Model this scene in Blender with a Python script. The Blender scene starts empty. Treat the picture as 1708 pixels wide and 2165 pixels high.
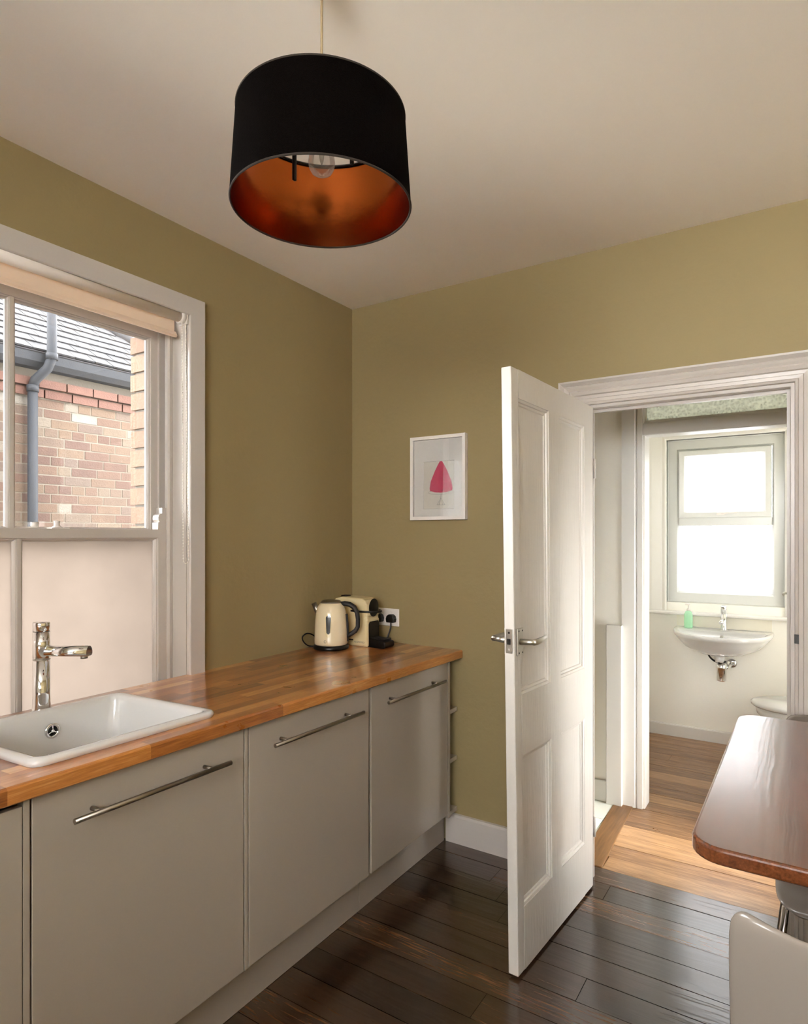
import bpy, bmesh, math, random
from mathutils import Vector, Matrix
random.seed(7)
scn = bpy.context.scene
COL = scn.collection
PI = math.pi
# ------------------------------------------------------------------ camera
CAM = Vector((2.025, -2.640, 1.446)); YAW = math.radians(32.8)
cd = bpy.data.cameras.new('camera'); cam = bpy.data.objects.new('camera', cd); COL.objects.link(cam)
cam.location = CAM; cam.rotation_euler = (PI/2, 0, YAW)
cd.sensor_fit = 'HORIZONTAL'; cd.sensor_width = 36.0; cd.lens = 36.0*1335/1708; cd.shift_y = 49.5/1708
cd.clip_start = 0.02; cd.clip_end = 200
scn.camera = cam
# ------------------------------------------------------------------ sky, sun, exposure
w = bpy.data.worlds.new('sky'); scn.world = w; w.use_nodes = True
bg = w.node_tree.nodes['Background']; bg.inputs[0].default_value = (1.0, 1.0, 1.0, 1); bg.inputs[1].default_value = 16.0
sun = bpy.data.lights.new('sun', 'SUN'); sun.energy = 7.0; sun.angle = math.radians(20); sun.color = (1, .93, .82)
so = bpy.data.objects.new('sun', sun); COL.objects.link(so); so.rotation_euler = (math.radians(50), 0, math.radians(92))
scn.view_settings.view_transform = 'Standard'; scn.view_settings.look = 'None'
scn.view_settings.gamma = 1; scn.view_settings.use_curve_mapping = False
scn.view_settings.exposure = 1.0
cy = scn.cycles
cy.use_denoising = True
cy.max_bounces = 14; cy.diffuse_bounces = 8; cy.glossy_bounces = 5; cy.transmission_bounces = 8; cy.transparent_max_bounces = 16
cy.sample_clamp_indirect = 15.0; cy.caustics_reflective = False; cy.caustics_refractive = False

# ------------------------------------------------------------------ materials
def newmat(name):
    m = bpy.data.materials.new(name); m.use_nodes = True
    nt = m.node_tree; b = nt.nodes['Principled BSDF']
    return m, nt, b
def N(nt, t, **kw):
    n = nt.nodes.new(t)
    for k, v in kw.items(): setattr(n, k, v)
    return n
def mat(name, col, rough=.5, metal=0., bump=0., bscale=60., vary=0., vscale=3., coat=0., spec=.5, stretch=(1, 1, 1)):
    m, nt, b = newmat(name)
    b.inputs['Base Color'].default_value = (*col, 1); b.inputs['Roughness'].default_value = rough
    b.inputs['Metallic'].default_value = metal; b.inputs['Coat Weight'].default_value = coat
    b.inputs['Coat Roughness'].default_value = .08; b.inputs['Specular IOR Level'].default_value = spec
    if bump or vary:
        g = N(nt, 'ShaderNodeNewGeometry'); mp = N(nt, 'ShaderNodeMapping'); mp.inputs['Scale'].default_value = stretch
        nt.links.new(g.outputs['Position'], mp.inputs['Vector'])
    if vary:
        n = N(nt, 'ShaderNodeTexNoise'); n.inputs['Scale'].default_value = vscale; n.inputs['Detail'].default_value = 5
        nt.links.new(mp.outputs[0], n.inputs['Vector'])
        mx = N(nt, 'ShaderNodeMix', data_type='RGBA'); mx.inputs[6].default_value = (*[c*(1-vary) for c in col], 1)
        mx.inputs[7].default_value = (*[min(1, c*(1+vary)) for c in col], 1)
        nt.links.new(n.outputs[0], mx.inputs[0]); nt.links.new(mx.outputs[2], b.inputs['Base Color'])
    if bump:
        n = N(nt, 'ShaderNodeTexNoise'); n.inputs['Scale'].default_value = bscale; n.inputs['Detail'].default_value = 4
        nt.links.new(mp.outputs[0], n.inputs['Vector'])
        bp = N(nt, 'ShaderNodeBump'); bp.inputs['Strength'].default_value = bump; bp.inputs['Distance'].default_value = .01
        nt.links.new(n.outputs[0], bp.inputs['Height']); nt.links.new(bp.outputs[0], b.inputs['Normal'])
    return m
def ramp(nt, pts):
    r = N(nt, 'ShaderNodeValToRGB'); e = r.color_ramp.elements
    while len(e) < len(pts): e.new(.5)
    for i, (p, c) in enumerate(pts): e[i].position = p; e[i].color = (*c, 1)
    return r
def wood(name, cols, axis, rough=(.25, .45), gscale=60, knots=0., bump=.15, contrast=.62, perobj=.5, coat=0.):
    """grain runs along `axis`; each piece gets its own offset and shade from the object's random number"""
    m, nt, b = newmat(name)
    g = N(nt, 'ShaderNodeNewGeometry'); oi = N(nt, 'ShaderNodeObjectInfo')
    off = N(nt, 'ShaderNodeVectorMath', operation='SCALE'); off.inputs[0].default_value = (13.1, 7.7, 5.3)
    nt.links.new(oi.outputs['Random'], off.inputs['Scale'])
    add = N(nt, 'ShaderNodeVectorMath', operation='ADD'); nt.links.new(g.outputs['Position'], add.inputs[0]); nt.links.new(off.outputs[0], add.inputs[1])
    mp = N(nt, 'ShaderNodeMapping'); mp.inputs['Scale'].default_value = (.05, 1, 1) if axis == 'X' else (1, .05, 1)
    nt.links.new(add.outputs[0], mp.inputs['Vector'])
    dn = N(nt, 'ShaderNodeTexNoise'); dn.inputs['Scale'].default_value = 3.5; dn.inputs['Detail'].default_value = 2
    nt.links.new(add.outputs[0], dn.inputs['Vector'])
    ds = N(nt, 'ShaderNodeVectorMath', operation='SCALE'); ds.inputs['Scale'].default_value = .03 + knots*.5; nt.links.new(dn.outputs['Color'], ds.inputs[0])
    ad2 = N(nt, 'ShaderNodeVectorMath', operation='ADD'); nt.links.new(mp.outputs[0], ad2.inputs[0]); nt.links.new(ds.outputs[0], ad2.inputs[1])
    n = N(nt, 'ShaderNodeTexNoise'); n.inputs['Scale'].default_value = gscale; n.inputs['Detail'].default_value = 8; n.inputs['Roughness'].default_value = .7
    nt.links.new(ad2.outputs[0], n.inputs['Vector'])
    fn_ = N(nt, 'ShaderNodeTexNoise'); fn_.inputs['Scale'].default_value = gscale*5; fn_.inputs['Detail'].default_value = 4
    m3 = N(nt, 'ShaderNodeMapping'); m3.inputs['Scale'].default_value = (.06, 1, 1) if axis == 'X' else (1, .06, 1)
    nt.links.new(add.outputs[0], m3.inputs['Vector']); nt.links.new(m3.outputs[0], fn_.inputs['Vector'])
    nm = N(nt, 'ShaderNodeMix'); nm.inputs[0].default_value = .42; nt.links.new(n.outputs[0], nm.inputs[2]); nt.links.new(fn_.outputs[0], nm.inputs[3])
    ct = N(nt, 'ShaderNodeMapRange'); ct.inputs['From Min'].default_value = .28; ct.inputs['From Max'].default_value = .72; ct.clamp = False; nt.links.new(nm.outputs[0], ct.inputs[0])
    # piece shade + grain
    big = N(nt, 'ShaderNodeTexNoise'); big.inputs['Scale'].default_value = 5; nt.links.new(mp.outputs[0], big.inputs['Vector'])
    a = N(nt, 'ShaderNodeMath', operation='MULTIPLY'); nt.links.new(oi.outputs['Random'], a.inputs[0]); a.inputs[1].default_value = perobj
    c = N(nt, 'ShaderNodeMath', operation='MULTIPLY_ADD'); nt.links.new(ct.outputs[0], c.inputs[0]); c.inputs[1].default_value = contrast; nt.links.new(a.outputs[0], c.inputs[2])
    d = N(nt, 'ShaderNodeMath', operation='MULTIPLY_ADD'); nt.links.new(big.outputs[0], d.inputs[0]); d.inputs[1].default_value = .4; nt.links.new(c.outputs[0], d.inputs[2])
    e = N(nt, 'ShaderNodeMath', operation='SUBTRACT'); nt.links.new(d.outputs[0], e.inputs[0]); e.inputs[1].default_value = .10 + perobj*.42 + (contrast-.62)*.5
    k = len(cols); r = ramp(nt, [(i/(k-1), cc) for i, cc in enumerate(cols)]); nt.links.new(e.outputs[0], r.inputs[0])
    nt.links.new(r.outputs[0], b.inputs['Base Color'])
    rr = N(nt, 'ShaderNodeMapRange'); rr.inputs['To Min'].default_value = rough[0]; rr.inputs['To Max'].default_value = rough[1]
    rn = N(nt, 'ShaderNodeTexNoise'); rn.inputs['Scale'].default_value = 9; rn.inputs['Detail'].default_value = 6; nt.links.new(g.outputs['Position'], rn.inputs['Vector'])
    nt.links.new(rn.outputs[0], rr.inputs[0]); nt.links.new(rr.outputs[0], b.inputs['Roughness'])
    bp = N(nt, 'ShaderNodeBump'); bp.inputs['Strength'].default_value = bump; bp.inputs['Distance'].default_value = .004
    bn = N(nt, 'ShaderNodeTexNoise'); bn.inputs['Scale'].default_value = gscale*1.5; bn.inputs['Detail'].default_value = 3
    m4 = N(nt, 'ShaderNodeMapping'); m4.inputs['Scale'].default_value = (.5, 1, 1) if axis == 'X' else (1, .5, 1)
    nt.links.new(ad2.outputs[0], m4.inputs['Vector']); nt.links.new(m4.outputs[0], bn.inputs['Vector'])
    nt.links.new(bn.outputs[0], bp.inputs['Height']); nt.links.new(bp.outputs[0], b.inputs['Normal']); nt.links.new(bp.outputs[0], b.inputs['Coat Normal'])
    b.inputs['Coat Weight'].default_value = coat; b.inputs['Coat Roughness'].default_value = .17
    return m
def perpiece(name, pts, rough=.85, bump=.3, bscale=90, vary=.25, spec=.3):
    m, nt, b = newmat(name); b.inputs['Specular IOR Level'].default_value = spec; oi = N(nt, 'ShaderNodeObjectInfo'); r = ramp(nt, pts); r.color_ramp.interpolation = 'LINEAR'
    nt.links.new(oi.outputs['Random'], r.inputs[0])
    g = N(nt, 'ShaderNodeNewGeometry'); n = N(nt, 'ShaderNodeTexNoise'); n.inputs['Scale'].default_value = 14; n.inputs['Detail'].default_value = 5
    nt.links.new(g.outputs['Position'], n.inputs['Vector'])
    mr = N(nt, 'ShaderNodeMapRange'); mr.inputs['To Min'].default_value = 1-vary; mr.inputs['To Max'].default_value = 1+vary; nt.links.new(n.outputs[0], mr.inputs[0])
    mu = N(nt, 'ShaderNodeVectorMath', operation='SCALE'); nt.links.new(r.outputs[0], mu.inputs[0]); nt.links.new(mr.outputs[0], mu.inputs['Scale'])
    nt.links.new(mu.outputs[0], b.inputs['Base Color']); b.inputs['Roughness'].default_value = rough
    n2 = N(nt, 'ShaderNodeTexNoise'); n2.inputs['Scale'].default_value = bscale; nt.links.new(g.outputs['Position'], n2.inputs['Vector'])
    bp = N(nt, 'ShaderNodeBump'); bp.inputs['Strength'].default_value = bump; bp.inputs['Distance'].default_value = .01
    nt.links.new(n2.outputs[0], bp.inputs['Height']); nt.links.new(bp.outputs[0], b.inputs['Normal'])
    return m
def thin_glass(name, tint=(1, 1, 1), rough=0.02, k=1., haze=0.):
    m, nt, b = newmat(name); nt.nodes.remove(b); out = nt.nodes['Material Output']
    t = N(nt, 'ShaderNodeBsdfTransparent'); t.inputs[0].default_value = (*tint, 1)
    g = N(nt, 'ShaderNodeBsdfGlossy'); g.inputs['Roughness'].default_value = rough
    f = N(nt, 'ShaderNodeFresnel'); f.inputs[0].default_value = 1.5
    mx = N(nt, 'ShaderNodeMixShader'); fm = N(nt, 'ShaderNodeMath', operation='MULTIPLY'); fm.inputs[1].default_value = k; nt.links.new(f.outputs[0], fm.inputs[0]); nt.links.new(fm.outputs[0], mx.inputs[0])
    if haze:
        hz = N(nt, 'ShaderNodeBsdfTranslucent'); hz.inputs[0].default_value = (1, 1, .97, 1); hm = N(nt, 'ShaderNodeMixShader'); hm.inputs[0].default_value = haze
        nt.links.new(t.outputs[0], hm.inputs[1]); nt.links.new(hz.outputs[0], hm.inputs[2]); t = hm
    nt.links.new(t.outputs[0], mx.inputs[1]); nt.links.new(g.outputs[0], mx.inputs[2])
    nt.links.new(mx.outputs[0], out.inputs[0]); return m
def obscure_glass(name, col, tex='film', scale=40, clear=0.):
    """diffusing glass: light from behind comes through scattered"""
    m, nt, b = newmat(name); nt.nodes.remove(b); out = nt.nodes['Material Output']
    t = N(nt, 'ShaderNodeBsdfTranslucent'); g = N(nt, 'ShaderNodeBsdfGlossy'); g.inputs['Roughness'].default_value = .25 if tex == 'film' else .12
    mx = N(nt, 'ShaderNodeMixShader'); mx.inputs[0].default_value = .06
    ge = N(nt, 'ShaderNodeNewGeometry')
    if tex == 'film':
        n = N(nt, 'ShaderNodeTexNoise'); n.inputs['Scale'].default_value = scale; n.inputs['Detail'].default_value = 6
    else:
        n = N(nt, 'ShaderNodeTexVoronoi'); n.inputs['Scale'].default_value = scale; n.feature = 'SMOOTH_F1'
    nt.links.new(ge.outputs['Position'], n.inputs['Vector'])
    k = .06 if tex == 'film' else .22
    r = ramp(nt, [(.25, tuple(c*(1-k) for c in col)), (.7, col)]); nt.links.new(n.outputs[0], r.inputs[0]); nt.links.new(r.outputs[0], t.inputs[0])
    bp = N(nt, 'ShaderNodeBump'); bp.inputs['Strength'].default_value = .15 if tex == 'film' else .9; bp.inputs['Distance'].default_value = .01
    nt.links.new(n.outputs[0], bp.inputs['Height']); nt.links.new(bp.outputs[0], g.inputs['Normal']); nt.links.new(bp.outputs[0], t.inputs['Normal'])
    nt.links.new(t.outputs[0], mx.inputs[1]); nt.links.new(g.outputs[0], mx.inputs[2])
    last = mx
    if clear:
        tr = N(nt, 'ShaderNodeBsdfTransparent'); m2 = N(nt, 'ShaderNodeMixShader'); m2.inputs[0].default_value = clear
        nt.links.new(mx.outputs[0], m2.inputs[1]); nt.links.new(tr.outputs[0], m2.inputs[2]); last = m2
    nt.links.new(last.outputs[0], out.inputs[0]); return m
M = {}
M['green'] = mat('sage_green_wall_paint', (.30, .232, .108), .62, bump=.12, bscale=35, vary=.05, vscale=2.2)
M['ceil'] = mat('white_ceiling_paint', (.92, .88, .815), .8, bump=.08, bscale=25)
M['white'] = mat('white_wall_paint', (.82, .78, .70), .7)
M['pale'] = mat('pale_cream_wall_paint', (.87, .855, .79), .7, bump=.05)
M['gloss'] = mat('white_gloss_woodwork', (.55, .505, .46), .32, bump=.10, bscale=18)
M['gloss2'] = mat('cool_white_gloss_woodwork', (.72, .71, .675), .32, bump=.06, bscale=18)
M['eggshell'] = mat('eggshell_white_lining', (.52, .475, .425), .75, spec=.15)
M['beads'] = mat('white_bead_plastic', (.92, .88, .80), .35)
M['door'] = mat('painted_door_white', (.645, .61, .56), .35, bump=.22, bscale=14, stretch=(6, 6, .6))
M['upvc'] = mat('white_plastic_window_frame', (.64, .655, .635), .25)
M['cab'] = mat('gloss_cabinet_cream_white', (.40, .350, .290), .16, coat=.3, bump=.012, bscale=5)
M['plinth'] = mat('matt_plinth_grey_white', (.40, .35, .29), .5, bump=.03)
M['counter'] = wood('oiled_block_wood', [(.17, .050, .010), (.36, .12, .025), (.55, .215, .050), (.78, .42, .15)], 'Y', (.24, .34), 70, bump=.10, perobj=.85, coat=.9)
M['floor'] = wood('stained_pine_boards', [(.004, .0018, .001), (.026, .0115, .0052), (.075, .035, .016), (.21, .11, .055)], 'X', (.20, .28), 34, knots=.03, bump=.22, contrast=.95, perobj=.45, coat=.9)
M['hallfloor'] = wood('paler_honey_boards', [(.07, .028, .010), (.22, .11, .045), (.42, .24, .11), (.58, .36, .19)], 'X', (.24, .36), 34, knots=.03, bump=.12, contrast=.8, perobj=.3, coat=.2)  # paler honey tone for the boards beyond the doorway
M['sidepane'] = obscure_glass('side_window_obscure', (.50, .495, .48), 'film', 9)
M['gap'] = mat('dark_underfloor', (.01, .007, .005), .9)
M['table'] = wood('stained_pine_tabletop', [(.045, .011, .004), (.14, .042, .014), (.26, .09, .034)], 'Y', (.22, .28), 48, knots=.02, bump=.13, contrast=.8, perobj=.1, coat=.8)
M['brick'] = perpiece('red_and_buff_brick', [(0, (.029, .015, .011)), (.3, (.036, .020, .014)), (.5, (.043, .028, .018)), (.72, (.036, .025, .020)), (.88, (.047, .035, .024)), (1, (.070, .064, .056))])
M['brickred'] = perpiece('red_eaves_brick', [(0, (.040, .017, .012)), (1, (.049, .023, .017))])
M['buff'] = perpiece('buff_reveal_brick', [(0, (.070, .039, .022)), (1, (.080, .050, .030))])
M['mortar'] = mat('pale_lime_mortar', (.066, .057, .045), .9, bump=.2)
M['tile'] = perpiece('grey_roof_tile', [(0, (.012, .0125, .014)), (1, (.024, .024, .026))], vary=.3, spec=.14)
M['iron'] = mat('grey_painted_cast_iron', (.0105, .012, .015), .7, spec=.15, bump=.2, bscale=120, vary=.2, vscale=20)
M['conc'] = mat('yard_concrete', (.50, .46, .40), .9)
M['chrome'] = mat('polished_chrome', (.86, .87, .88), .06, 1.)
M['legchrome'] = mat('chair_leg_chrome', (.62, .60, .58), .14, 1.)
M['steel'] = mat('brushed_steel', (.30, .265, .22), .33, 1.)
M['alu'] = mat('satin_aluminium', (.62, .60, .54), .32, 1.)
M['dark'] = mat('dark_metal', (.03, .028, .025), .4, .6)
M['black'] = mat('black_plastic', (.004, .0035, .003), .3, spec=.35)
M['blackm'] = mat('black_matt_plastic', (.014, .013, .012), .55)
M['fabric'] = mat('black_lampshade_fabric', (.0022, .0014, .001), .95, spec=.03, bump=.5, bscale=500, vary=.3, vscale=300)
M['copper'] = mat('copper_foil_lining', (.42, .10, .020), .20, 1., bump=.02, bscale=40)
M['shadeedge'] = mat('shade_rim_tape', (.022, .015, .010), .9)
M['cord'] = mat('beige_flex', (.36, .27, .15), .5)
M['glass'] = thin_glass('clear_window_glass')
M['bulbglass'] = thin_glass('clear_bulb_glass', (.99, .99, .98), .03, .5, .22)
M['film'] = obscure_glass('frosted_window_film', (.25, .225, .205), 'film', 9)
M['obsc'] = obscure_glass('textured_obscure_glass', (.50, .50, .505), 'vor', 120)
M['trans'] = obscure_glass('hammered_transom_glass', (.86, .89, .82), 'vor', 90, .10)
M['ceramic'] = mat('white_ceramic', (.68, .675, .665), .10, coat=.5)
M['kcream'] = mat('cream_enamel', (.78, .66, .44), .18, coat=.4)
M['ccream'] = mat('cream_gloss_plastic', (.74, .62, .36), .22, coat=.3)
M['wplas'] = mat('white_plastic', (.76, .72, .68), .3)
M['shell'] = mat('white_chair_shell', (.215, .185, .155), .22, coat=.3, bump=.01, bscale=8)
M['frame'] = mat('white_picture_frame', (.80, .75, .70), .4)
M['mount'] = mat('cream_picture_mount', (.76, .71, .64), .9)
M['paper'] = mat('print_paper', (.72, .66, .56), .9)
M['pink'] = mat('raspberry_pink_ink', (.62, .065, .13), .9, vary=.15, vscale=60)
M['ink'] = mat('grey_ink', (.22, .20, .16), .9)
M['ptile'] = mat('pale_floor_tile', (.70, .72, .66), .22)
M['copperpipe'] = mat('old_copper_pipe', (.35, .16, .08), .4, .8)
M['window_k'] = mat('water_window_smoke', (.045, .044, .040), .15)
M['leadgrey'] = mat('emblem_grey', (.25, .21, .15), .4)
M['greenliq'] = mat('green_liquid_soap', (.25, .85, .45), .2)
M['red'] = mat('red_dot', (.5, .03, .02), .4)
M['chip'] = mat('bare_chipboard', (.45, .33, .18), .9)
# translucent blind cloth
m_, nt_, b_ = newmat('beige_blind_cloth'); out_ = nt_.nodes['Material Output']
b_.inputs['Base Color'].default_value = (.82, .72, .61, 1); b_.inputs['Roughness'].default_value = .9
tl_ = N(nt_, 'ShaderNodeBsdfTranslucent'); tl_.inputs[0].default_value = (.90, .74, .56, 1)
mx_ = N(nt_, 'ShaderNodeMixShader'); mx_.inputs[0].default_value = .35
nt_.links.new(b_.outputs[0], mx_.inputs[1]); nt_.links.new(tl_.outputs[0], mx_.inputs[2]); nt_.links.new(mx_.outputs[0], out_.inputs[0]); M['cloth'] = m_
m_, nt_, b_ = newmat('green_soap_bottle'); out_ = nt_.nodes['Material Output']
tl_ = N(nt_, 'ShaderNodeBsdfTransparent'); tl_.inputs[0].default_value = (.80, 1, .88, 1)
mx_ = N(nt_, 'ShaderNodeMixShader'); mx_.inputs[0].default_value = .6; b_.inputs['Base Color'].default_value = (.60, .95, .70, 1); b_.inputs['Roughness'].default_value = .2
nt_.links.new(b_.outputs[0], mx_.inputs[1]); nt_.links.new(tl_.outputs[0], mx_.inputs[2]); nt_.links.new(mx_.outputs[0], out_.inputs[0]); M['soap'] = m_

# ------------------------------------------------------------------ mesh helpers
class MB:
    def __init__(s): s.v = []; s.f = []; s.sm = []
    def add(s, vs, fs, smooth=False):
        o = len(s.v); s.v += [tuple(v) for v in vs]; s.f += [tuple(i+o for i in f) for f in fs]; s.sm += [smooth]*len(fs); return s
    def box(s, x0, x1, y0, y1, z0, z1):
        if x0 > x1: x0, x1 = x1, x0
        if y0 > y1: y0, y1 = y1, y0
        if z0 > z1: z0, z1 = z1, z0
        vs = [(x0,y0,z0),(x1,y0,z0),(x1,y1,z0),(x0,y1,z0),(x0,y0,z1),(x1,y0,z1),(x1,y1,z1),(x0,y1,z1)]
        return s.add(vs, [(0,3,2,1),(4,5,6,7),(0,1,5,4),(1,2,6,5),(2,3,7,6),(3,0,4,7)])
    def prism(s, poly, fn, a, b, smooth=False):
        """poly: 2-D points; fn(p, t) -> 3-D; extruded from t=a to t=b"""
        n = len(poly); vs = [fn(p, a) for p in poly] + [fn(p, b) for p in poly]
        s.add(vs, [tuple(range(n))[::-1], tuple(range(n, 2*n))])
        o = len(s.v); s.v += vs and [tuple(v) for v in vs]
        fs = [(i+o, (i+1) % n+o, (i+1) % n+n+o, i+n+o) for i in range(n)]
        s.f += fs; s.sm += [smooth]*n; return s
    def lathe(s, prof, c=(0, 0, 0), seg=32, mtx=None, smooth=True, cap=True):
        """prof: list of (r, z)"""
        vs = []; c = Vector(c)
        for r, z in prof:
            for i in range(seg):
                a = 2*PI*i/seg; p = Vector((r*math.cos(a), r*math.sin(a), z))
                if mtx is not None: p = mtx @ p
                vs.append(p + c)
        fs = [(k*seg+i, k*seg+(i+1) % seg, (k+1)*seg+(i+1) % seg, (k+1)*seg+i) for k in range(len(prof)-1) for i in range(seg)]
        s.add(vs, fs, smooth)
        if cap:
            o = len(s.v) - len(vs)
            if prof[0][0] > 1e-5: s.f.append(tuple(o+i for i in range(seg))[::-1]); s.sm.append(False)
            if prof[-1][0] > 1e-5: s.f.append(tuple(o+(len(prof)-1)*seg+i for i in range(seg))); s.sm.append(False)
        return s
    def cyl(s, a, b, r, r2=None, seg=20):
        a = Vector(a); b = Vector(b); d = b-a; q = Vector((0, 0, 1)).rotation_difference(d.normalized()).to_matrix()
        return s.lathe([(r, 0), (r if r2 is None else r2, d.length)], a, seg, q)
    def tube(s, pts, r, seg=10, closed=False, cap=True):
        pts = [Vector(p) for p in pts]; n = len(pts); vs = []
        up = None
        for i, p in enumerate(pts):
            if closed: t = (pts[(i+1) % n]-pts[i-1]).normalized()
            else: t = (pts[min(i+1, n-1)]-pts[max(i-1, 0)]).normalized()
            if up is None:
                up = t.cross(Vector((0, 0, 1))); up = t.cross(Vector((1, 0, 0))) if up.length < .1 else up; up.normalize()
            else:
                up = (up - t*up.dot(t)).normalized()
            bi = t.cross(up); rr = r[i] if isinstance(r, (list, tuple)) else r
            for k in range(seg):
                a = 2*PI*k/seg; vs.append(p + (up*math.cos(a)+bi*math.sin(a))*rr)
        m = n if closed else n-1
        fs = [(i*seg+k, i*seg+(k+1) % seg, ((i+1) % n)*seg+(k+1) % seg, ((i+1) % n)*seg+k) for i in range(m) for k in range(seg)]
        if not closed and cap: fs += [tuple(range(seg))[::-1], tuple((n-1)*seg+k for k in range(seg))]
        return s.add(vs, fs, True)
    def sphere(s, c, r, seg=16, sc=(1, 1, 1)):
        n = seg//2; pr = [(max(1e-6, math.sin(PI*i/n))*r, -math.cos(PI*i/n)*r) for i in range(n+1)]
        return s.lathe(pr, c, seg, Matrix.Diagonal(sc), cap=False)
    def ring(s, rect, prof, fn, closed=True):
        """mitred moulding round an opening rect=(u0,u1,v0,v1); prof = closed list of (outward offset, depth)"""
        u0, u1, v0, v1 = rect
        if closed: st = [(u0,v0,-1,-1),(u1,v0,1,-1),(u1,v1,1,1),(u0,v1,-1,1)]
        else: st = [(u0,v0,-1,0),(u0,v1,-1,1),(u1,v1,1,1),(u1,v0,1,0)]
        k = len(prof); vs = []
        for (u, v, su, sv) in st:
            for o, d in prof: vs.append(fn(u+su*o, v+sv*o, d))
        fs = []
        for i in range(4 if closed else 3):
            j = (i+1) % 4
            fs += [(i*k+q, i*k+(q+1) % k, j*k+(q+1) % k, j*k+q) for q in range(k)]
        if not closed: fs += [tuple(range(k)), tuple(3*k+q for q in range(k))[::-1]]
        return s.add(vs, fs)
def finish(name, mb, mtl, parent=None, bevel=0., bseg=2, smooth=None, kind=None, warp=None, sub=0, solid=0.):
    vs = [warp(Vector(v)) for v in mb.v] if warp else mb.v
    o_ = parent; off = Vector((0, 0, 0))
    while o_ is not None: off += o_.location; o_ = o_.parent
    me = bpy.data.meshes.new(name); me.from_pydata([tuple(Vector(v)-off) for v in vs], [], mb.f)
    me.polygons.foreach_set('use_smooth', [bool(x) if smooth is None else smooth for x in mb.sm])
    bm = bmesh.new(); bm.from_mesh(me); bmesh.ops.remove_doubles(bm, verts=bm.verts, dist=1e-6)
    bmesh.ops.recalc_face_normals(bm, faces=bm.faces); bm.to_mesh(me); bm.free()
    me.materials.append(M[mtl] if isinstance(mtl, str) else mtl)
    o = bpy.data.objects.new(name, me); COL.objects.link(o)
    if parent is not None: o.parent = parent
    if solid:
        md = o.modifiers.new('solid', 'SOLIDIFY'); md.thickness = solid; md.offset = 0
    if bevel:
        md = o.modifiers.new('bevel', 'BEVEL'); md.width = bevel; md.segments = bseg; md.limit_method = 'ANGLE'; md.angle_limit = math.radians(40)
        md.harden_normals = False
    if sub:
        md = o.modifiers.new('sub', 'SUBSURF'); md.levels = sub; md.render_levels = sub
    if kind: o['kind'] = kind
    return o
def tag(o, label, cat=None, group=None, kind=None):
    o['label'] = label
    if cat: o['category'] = cat
    if group: o['group'] = group
    if kind: o['kind'] = kind
    return o
def thing(name, label, cat, loc, group=None, kind=None):
    o = bpy.data.objects.new(name, None); COL.objects.link(o); o.location = loc; o.empty_display_size = .1
    return tag(o, label, cat, group, kind)
def struct(name, mb, mtl, label=None, parent=None, **k):
    o = finish(name, mb, mtl, parent, **k)
    if parent is None: o['kind'] = 'structure'
    if label: o['label'] = label
    return o
UNIT = {}
def unit(mtl):
    if mtl not in UNIT:
        me = bpy.data.meshes.new('unit_'+mtl); b = MB().box(-.5, .5, -.5, .5, -.5, .5)
        me.from_pydata(b.v, [], b.f); me.materials.append(M[mtl]); UNIT[mtl] = me
    return UNIT[mtl]
def piece(name, mtl, x0, x1, y0, y1, z0, z1, parent, rot=None):
    """one of many alike box pieces; all share a unit mesh"""
    o = bpy.data.objects.new(name, unit(mtl)); COL.objects.link(o); o.parent = parent
    off = Vector((0, 0, 0)); p_ = parent
    while p_ is not None: off += p_.location; p_ = p_.parent
    o.location = Vector(((x0+x1)/2, (y0+y1)/2, (z0+z1)/2)) - off; o.scale = (abs(x1-x0), abs(y1-y0), abs(z1-z0))
    if rot: o.rotation_euler = rot
    return o
def text(name, body, size, mtx, mtl, parent, ext=.0004):
    cu = bpy.data.curves.new(name, 'FONT'); cu.body = body; cu.size = size; cu.extrude = ext; cu.align_x = 'CENTER'; cu.align_y = 'CENTER'
    t = bpy.data.objects.new('tmp', cu); COL.objects.link(t); dg = bpy.context.evaluated_depsgraph_get()
    me = bpy.data.meshes.new_from_object(t.evaluated_get(dg)); bpy.data.objects.remove(t)
    me.materials.clear(); me.materials.append(M[mtl]); off = Vector((0, 0, 0)); p_ = parent
    while p_ is not None: off += p_.location; p_ = p_.parent
    me.transform(Matrix.Translation(-off) @ mtx)
    o = bpy.data.objects.new(name, me); COL.objects.link(o); o.parent = parent; return o
# the worktop run rises a little towards the camera, more at its front edge
def twist(v): return Vector((v[0], v[1], v[2] + .0115*(-v[1])*min(1, max(0, v[0]/.65))*min(1, max(0, v[2]/.9))))
def wtz(x, y): return .909 + .0115*(-y)*min(1, max(0, x/.65))

H = 2.632; RX = 3.30; RY = -4.60
OY = .055          # back face of the back wall
PY0, PY1 = .853, .955   # partition
FY = 2.250         # far washroom wall
WX = .985; EX = 2.90   # washroom side walls
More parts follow.
